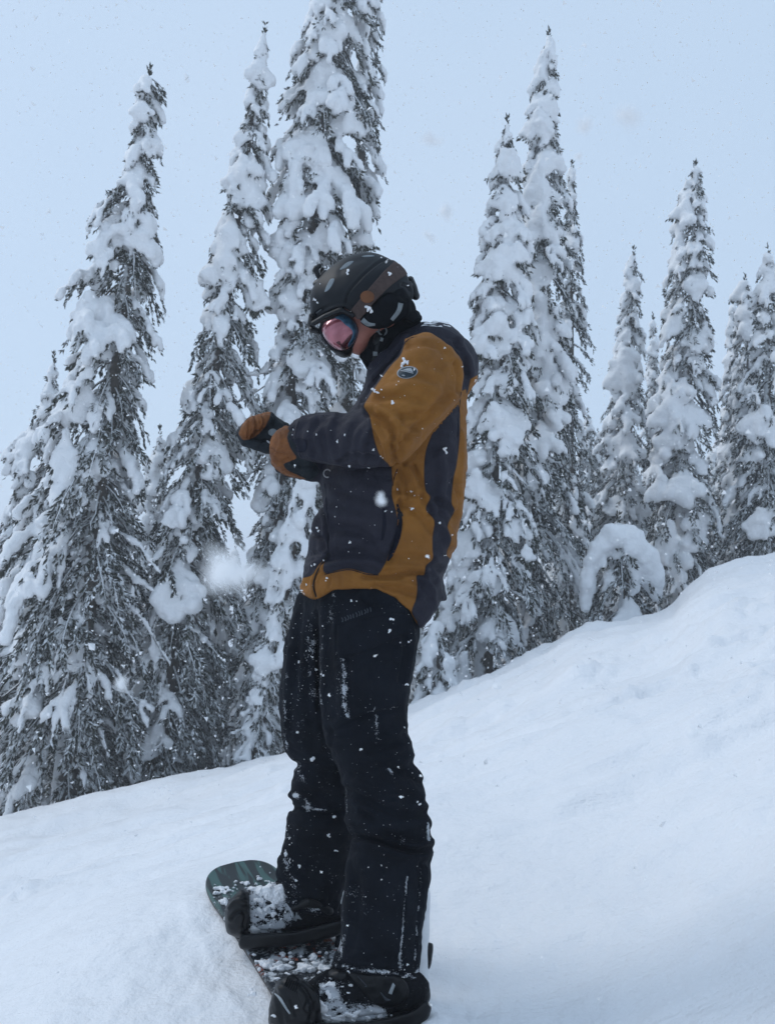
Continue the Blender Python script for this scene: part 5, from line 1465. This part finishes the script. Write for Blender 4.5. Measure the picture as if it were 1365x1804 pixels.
BFB = BVHTree.FromPolygons([tuple(v) for v in b2q(board_pt(top[:, 0], top[:, 1], 0)).tolist()], q.tolist())
garment('baseplate', [(Puff([(520,1792),(560,1800),(640,1800),(720,1782),(750,1762),(760,1775),(745,1805),(700,1822),(600,1832),(525,1826)], -90, 1.3, cap=12), 0),
   (Limb([(520,1775,-10),(740,1750,0)], [8,9]), 0), (Limb([(540,1805,-85),(540,1780,-10)], [7,7]), 3), (Limb([(730,1800,-90),(735,1765,0)], [8,8]), 3)], (505, 775, 1735, 1845, -112, 22), 2.2, M_blackp, bn_, None, .5)
ts, tsb = garment('toe_strap', [(Puff([(484,1738),(490,1727),(505,1719),(520,1718),(536,1728),(551,1738),(562,1756),(567,1778),(565,1812),(540,1826),(500,1826),(476,1810),(474,1776)], -72, 1.5, cap=28), 0)], (464, 580, 1705, 1838, -125, -10), 2.0, M_blackp, bn_,
   [([(526,1734),(542,1752),(550,1775),(548,1796)], 4, -4), ([(536,1730),(556,1752),(562,1780)], 3.5, 2.5), ([(492,1740),(506,1762),(516,1790)], 4, 2), ([(484,1745),(494,1775),(500,1805)], 4, -2), ([(545,1762),(538,1775),(544,1785)], 3, -2.5)], .7)
for k in range(7):
    x, y = 503 + k*3.6, 1728 + k*2.4
    patch('ladder_tooth', [(x+4, y-8), (x+6, y-7), (x-1, y+9), (x-3, y+8)], tsb, 1.6, M_black, ts, step=1.6, cr=False)
patch('ratchet', [(524,1744),(534,1738),(548,1762),(552,1780),(540,1782),(530,1764)], tsb, 4, M_blackp, ts, step=2.2, dome=1)
patch('strap_edge', ribbon([(484,1750),(494,1760),(504,1776),(511,1786)], [2, 5, 4, 3]), tsb, 1.0, M_logo, ts, step=1.6, cr=False)
patch('ankle_strap', [(610,1710),(622,1708),(660,1716),(705,1722),(720,1742),(714,1762),(700,1772),(684,1776),(664,1771),(650,1760),(636,1742),(622,1726)], bnb, 5.5, M_blackp, bn_, step=3, dome=2)
patch('strap_mark', [(684,1750),(692,1731),(696,1736),(690,1752)], bnb, 9.0, M_logo, bn_, step=1.6, cr=False)
patch('strap_mark', ribbon([(630,1720),(645,1736),(643,1738)], 1.5), bnb, 8.5, M_dim, bn_, step=1.6, cr=False)
patch('strap_mark', ribbon([(670,1748),(680,1760),(688,1762)], [1.5, 5, 2]), bnb, 8.5, M_dim, bn_, step=1.6, cr=False)
garment('heel_cup', [(Puff([(700,1760),(722,1757),(738,1742),(752,1727),(757,1740),(757,1762),(744,1780),(742,1812),(715,1822),(695,1800)], -55, 1.1, cap=24), 0)], (688, 768, 1715, 1832, -110, 0), 2.2, M_blackp, bn_, [([(724,1765),(740,1752),(754,1738)], 3, -3)], .5)
garment('highback', [(Puff([(706,1590),(748,1560),(758,1575),(757,1610),(756,1663),(755,1708),(753,1728),(738,1746),(722,1760),(704,1752),(716,1700)], -48, 1.0, cap=22), 0)], (698, 768, 1552, 1770, -85, -8), 2.2, M_white, bn_, None, .3)
garment('forward_lean_clip', [(Puff([(748,1658),(756,1660),(763,1665),(761,1690),(757,1706),(750,1704)], -48, 2.2, cap=6), 0)], (740, 772, 1650, 1714, -72, -24), 1.6, M_blackp, bn_, None, .2)
for P in ([(537,1635),(551,1636),(547,1642),(538,1640)], [(540,1652),(548,1648),(546,1657)], [(521,1660),(531,1657),(534,1661),(524,1664)], [(575,1638),(597,1631),(580,1645)]):
    cx_, cy_ = np.mean(P, 0)
    hit = None
    patch('binding_mark', P, BFB, 26, M_logo, bf, step=1.6, cr=False, sink=-22)
ORIGIN = _O

# ---- loose snow on the deck
rs = np.random.RandomState(5)
segs = []
def on_board(px, py):
    z = front_q(BFB, px, py)
    return z
def heap(px, py, r, n, spread, sq=0.55):
    for _ in range(n):
        x = px + rs.randn()*spread; y = py + rs.randn()*spread*sq
        z = on_board(x, y)
        if z is None: continue
        rr = r*rs.uniform(0.2, 1.0)**1.4
        if rr < 1.2: continue
        segs.append((x, y-rr*0.3, z, x + rs.uniform(-2, 2), y-rr*0.4, z+rs.uniform(-3, 3), rr, rr*0.8))
for a in [(470,1702,5.5,26,13), (505,1690,5,22,13), (540,1700,5,26,15), (450,1690,4,10,8), (560,1680,5,12,10), (600,1690,5,12,8), (395,1590,4.5,16,9), (385,1575,4,12,9), (405,1565,4,12,10), (396,1620,4.5,14,9), (402,1640,3,10,6), (430,1556,3.5,14,16), (470,1554,4,16,20), (520,1715,4,12,14), (575,1712,5,16,10),
          (445,1708,3,8,10), (465,1745,2.5,8,10), (480,1760,2.2,8,10), (410,1660,2.5,6,5), (600,1672,4,8,5), (490,1726,3,8,10)]:
    heap(*a)
V, Qd = pad_mesh_raw(np.array(segs), 1.6, 7.0); V = relax(V, Qd, 1)
N = vnormals(V, Qd); V = V + N*(1.9*fbm(V/6., 4, 0.65))[:, None]
_O = ORIGIN; ORIGIN = SBO
o = obj_q('snow_clumps', V, Qd, M_clump, sb); o['kind'] = 'stuff'
ORIGIN = _O
# thick powder on the boots
def powder(name, bvh, cores, parent, h=1.7):
    sg = []
    for (x, y, r, n, sx, sy) in cores:
        for _ in range(n):
            a, b = x + rs.randn()*sx, y + rs.randn()*sy
            z = front_q(bvh, a, b)
            if z is None: continue
            rr = r*rs.uniform(.5, 1.2); sg.append((a, b, z+rr*0.5, a+rs.uniform(-4, 4), b+rs.uniform(-2, 2), z+rr*0.55, rr, rr*.8))
    V, Qd = pad_mesh_raw(np.array(sg), h, 5.0); V = relax(V, Qd, 1); N = vnormals(V, Qd); V = V + N*(1.5*fbm(V/5., 4, 0.7))[:, None]
    o = obj_q(name, V, Qd, M_clump, parent); o['kind'] = 'stuff'
powder('powder_snow', bfb, [(468,1568,4,50,17,6), (488,1574,3.5,30,10,8), (448,1640,4,12,5,4), (466,1592,2.2,26,15,12), (480,1616,1.8,20,16,10)], bootf)
powder('powder_snow', tsb, [(500,1735,2.2,8,8,4), (545,1780,2.0,8,8,12), (520,1760,1.2,14,18,18)], ts)
powder('powder_snow', bnb, [(590,1792,3.2,40,22,6), (565,1770,2.5,20,9,14), (650,1792,2.5,24,22,5), (588,1735,2.4,14,12,5), (598,1760,1.6,22,22,14)], bootn)

# ---- flakes stuck to clothes and helmet
def stuck(name, bvh, pts, parent, near=0.5):
    sg = []
    for p in pts:
        x, y, r = p
        z = front_q(bvh, x, y)
        if z is None: continue
        n = 1 if r < 1.6 else 4
        for _ in range(n):
            ox, oy = (rs.randn(2)*r*0.55 if n > 1 else (0, 0)); rr = r*(0.6 if n > 1 else 0.85)
            sg.append((x+ox, y+oy, z-rr*near, x+ox+rs.uniform(-1, 1)*r*.4, y+oy+rs.uniform(-1, 1)*r*.4, z-rr*near, rr, rr*.8))
    V, Qd = pad_mesh_raw(np.array(sg), 0.85, 0.6); N = vnormals(V, Qd); V = V + N*(0.35*fbm(V/1.6, 2))[:, None]
    o = obj_q(name, V, Qd, M_clump, parent); o['kind'] = 'stuff'
jp = [(713,637,4.5),(709,642,3.5),(718,639,3),(659,688,4),(664,691,3),(690,710,3.4),(676,700,1.3),(713,697,1.3),(672,686,1.6),(698,678,1.5),(702,672,1.5),(744,755,1.5),(777,790,0),(782,790,4),(785,797,3),(594,777,2.6),(601,724,1.2),(607,766,1.8),(557,767,1.6),(542,760,1.4),(616,820,2.8),(650,824,1.6),(531,831,3),(517,757,1.6),(515,766,1.4),(658,792,2),(672,804,1.8),(783,613,1.8),
      (778,632,1.2),(700,863,1.9),(724,867,1.7),(730,873,1.4),(742,878,1.3),(724,896,2.8),(690,901,1.6),(679,900,1.6),(593,893,1.4),(590,910,1.4),(558,930,2.4),(561,936,1.8),(775,922,2),(783,978,2),(720,984,1.4),(570,987,2),(554,994,2.4),(549,997,1.8),(576,1019,2),(574,1023,1.5),(540,1030,1.8),(536,1046,1.6),(614,972,1.2),(633,974,1.2),(660,925,1.2),(737,612,1.2),(765,650,1.2),(800,705,1.3),(618,866,1.4)]
jp += [(rs.uniform(560, 800), rs.uniform(600, 1040), rs.uniform(0.6, 1.0)) for _ in range(60)]
stuck('stuck_flakes', JB, [p for p in jp if p[2] > 0.5], jacket)
pp = [(688,1090,3.4),(686,1111,3.4),(635,1137,1.8),(661,1134,1.8),(619,1058,2),(628,1059,1.5),(711,1064,1.5),(705,1132,1.5),(720,1130,2.2),(716,1205,2.8),(568,1190,3),(557,1179,2.4),(527,1166,2.6),(712,1281,1.8),(525,1289,3),(552,1337,4.5),(635,1319,2.6),(737,1416,3),(590,1439,3.4),(578,1470,2.6),(591,1498,2.2),(504,1505,3.6),(527,1526,2.6),(521,1551,2.4),(544,1586,3),(574,1622,2.4),(649,1528,1.5),(672,1524,1.6),(672,1550,1.8),(717,1700,2),(568,1104,1.6),(644,1580,1.3)]
pp += [(rs.uniform(500, 750), rs.uniform(1060, 1700), rs.uniform(0.6, 1.15)) for _ in range(130)]
pp += [(535 + rs.randn()*18, 1130 + rs.randn()*50, rs.uniform(0.6, 1.3)) for _ in range(50)] + [(506 + rs.randn()*10, 1490 + rs.randn()*50, rs.uniform(0.7, 1.6)) for _ in range(40)] + [(660 + rs.randn()*50, 1712 + rs.randn()*5, rs.uniform(0.8, 1.8)) for _ in range(40)]
stuck('stuck_flakes', PB, pp, pants)
stuck('stuck_flakes', HB, [(611,478,3),(613,483,2.2),(556,529,2.4),(559,533,2.4),(553,527,1.8),(564,500,1.4),(671,454,2),(618,549,1.5)], helmet)
stuck('stuck_flakes', SBV, [(650,543,4.2),(655,548,4),(647,540,3),(668,549,4.2),(672,545,3),(686,484,3),(700,471,1.2),(641,524,1.4),(630,541,1.3)], helmet, 2.0)

# ------------------------------------------------------------------ falling snow
def flake_mesh(P, r, seed):
    rs = np.random.RandomState(seed); n = len(P)
    b = np.array([[1,1,1],[1,-1,-1],[-1,1,-1],[-1,-1,1]], float)*0.6; f = np.array([[0,1,2],[0,3,1],[0,2,3],[1,3,2]])
    V = P[:, None] + b[None]*r[:, None, None]*rs.uniform(0.5, 1.4, (n, 4, 1)) + rs.randn(n, 4, 3)*r[:, None, None]*0.3
    return V.reshape(-1, 3), (np.arange(n)[:, None, None]*4 + f[None]).reshape(-1, 3)
rs = np.random.RandomState(21)
n = 110000
x = rs.uniform(-11, 11, n); y = rs.uniform(-2, 12, n); z = rs.uniform(-6, 11, n)
g = ground_h(x, y, False)
dist = np.sqrt(x*x + y*y + (z-CAMZ)**2)
k = (z > g + 0.03) & (dist > 2.6) & (np.abs(x) < 0.75*np.maximum(y, 0) + 1.8)
P = np.stack([x, y, z], -1)[k]; rr = 0.0040 + 0.0085*rs.rand(k.sum())**2.2
V, Fc = flake_mesh(P, rr, 3)
VV = [V]; FF = [Fc]; off = len(V)
for q_ in range(360):
    d_ = 0.35 + 2.5*rs.rand()**0.6
    c = to_world(rs.uniform(-100, 1460), rs.uniform(-100, 1900), d_); r0 = rs.uniform(0.0010, 0.0030)
    if c[2] < float(ground_h(c[0], c[1])) + 0.03: continue
    sg = []
    for _ in range(5):
        a_ = rs.randn(3)*r0*0.5; b_ = a_ + rs.randn(3)*r0*0.6; sg.append((*a_, *b_, r0*rs.uniform(.25, .55), r0*rs.uniform(.2, .4)))
    V_, Q_ = pad_mesh_raw(np.array(sg), r0*0.5, r0*0.1)
    VV.append(V_ + c); FF.append(np.vstack([Q_[:, [0, 1, 2]], Q_[:, [0, 2, 3]]]) + off); off += len(V_)
me = np_mesh('falling_snow', np.vstack(VV), np.vstack(FF), False)
o = link('falling_snow', me, M_flake); tag(o, kind='stuff', label='fine snowflakes falling all over the scene', cat='snow')
# single flakes close to the lens
def big_flake(px, py, d, r, lab, seed):
    rs = np.random.RandomState(seed)
    c = to_world(px, py, d)
    sg = []
    for _ in range(26):
        p = rs.randn(3)*r*0.4; qv = p + rs.randn(3)*r*0.5; sg.append((*p, *qv, r*rs.uniform(.22, .42), r*rs.uniform(.15, .3)))
    V, Qd = pad_mesh_raw(np.array(sg), r*0.11, r*0.05)
    me = np_mesh('snowflake', V, Qd, False)
    o = link('snowflake', me, M_flake, loc=tuple(c)); tag(o, lab, 'snowflake', 'large snowflakes drifting close to the lens')
for k, a in enumerate([(402,1005,0.125,0.0026,'big blurred snowflake floating left of the jacket hem'), (1106,205,0.17,0.0018,'big faint snowflake in the sky right of the tallest right-hand fir'),
   (671,880,0.36,0.0017,'soft round snowflake in front of the navy chest panel'), (760,245,0.30,0.0022,'faint snowflake in the sky right of the tallest tree'), (1031,219,0.28,0.0020,'small faint snowflake beside the largest sky snowflake'),
   (784,374,0.34,0.0024,'faint snowflake in the sky above the hood'), (213,1208,0.3,0.0018,'streaky snowflake over the twigs left of the slender fir'), (1218,1290,0.35,0.0022,'grey snowflake over the right-hand slope'),
   (756,414,0.45,0.0022,'small faint snowflake just above the hood and right of the helmet'), (875,1210,0.7,0.0026,'small bright snowflake low in front of the broad fir')]):
    big_flake(*a, k)
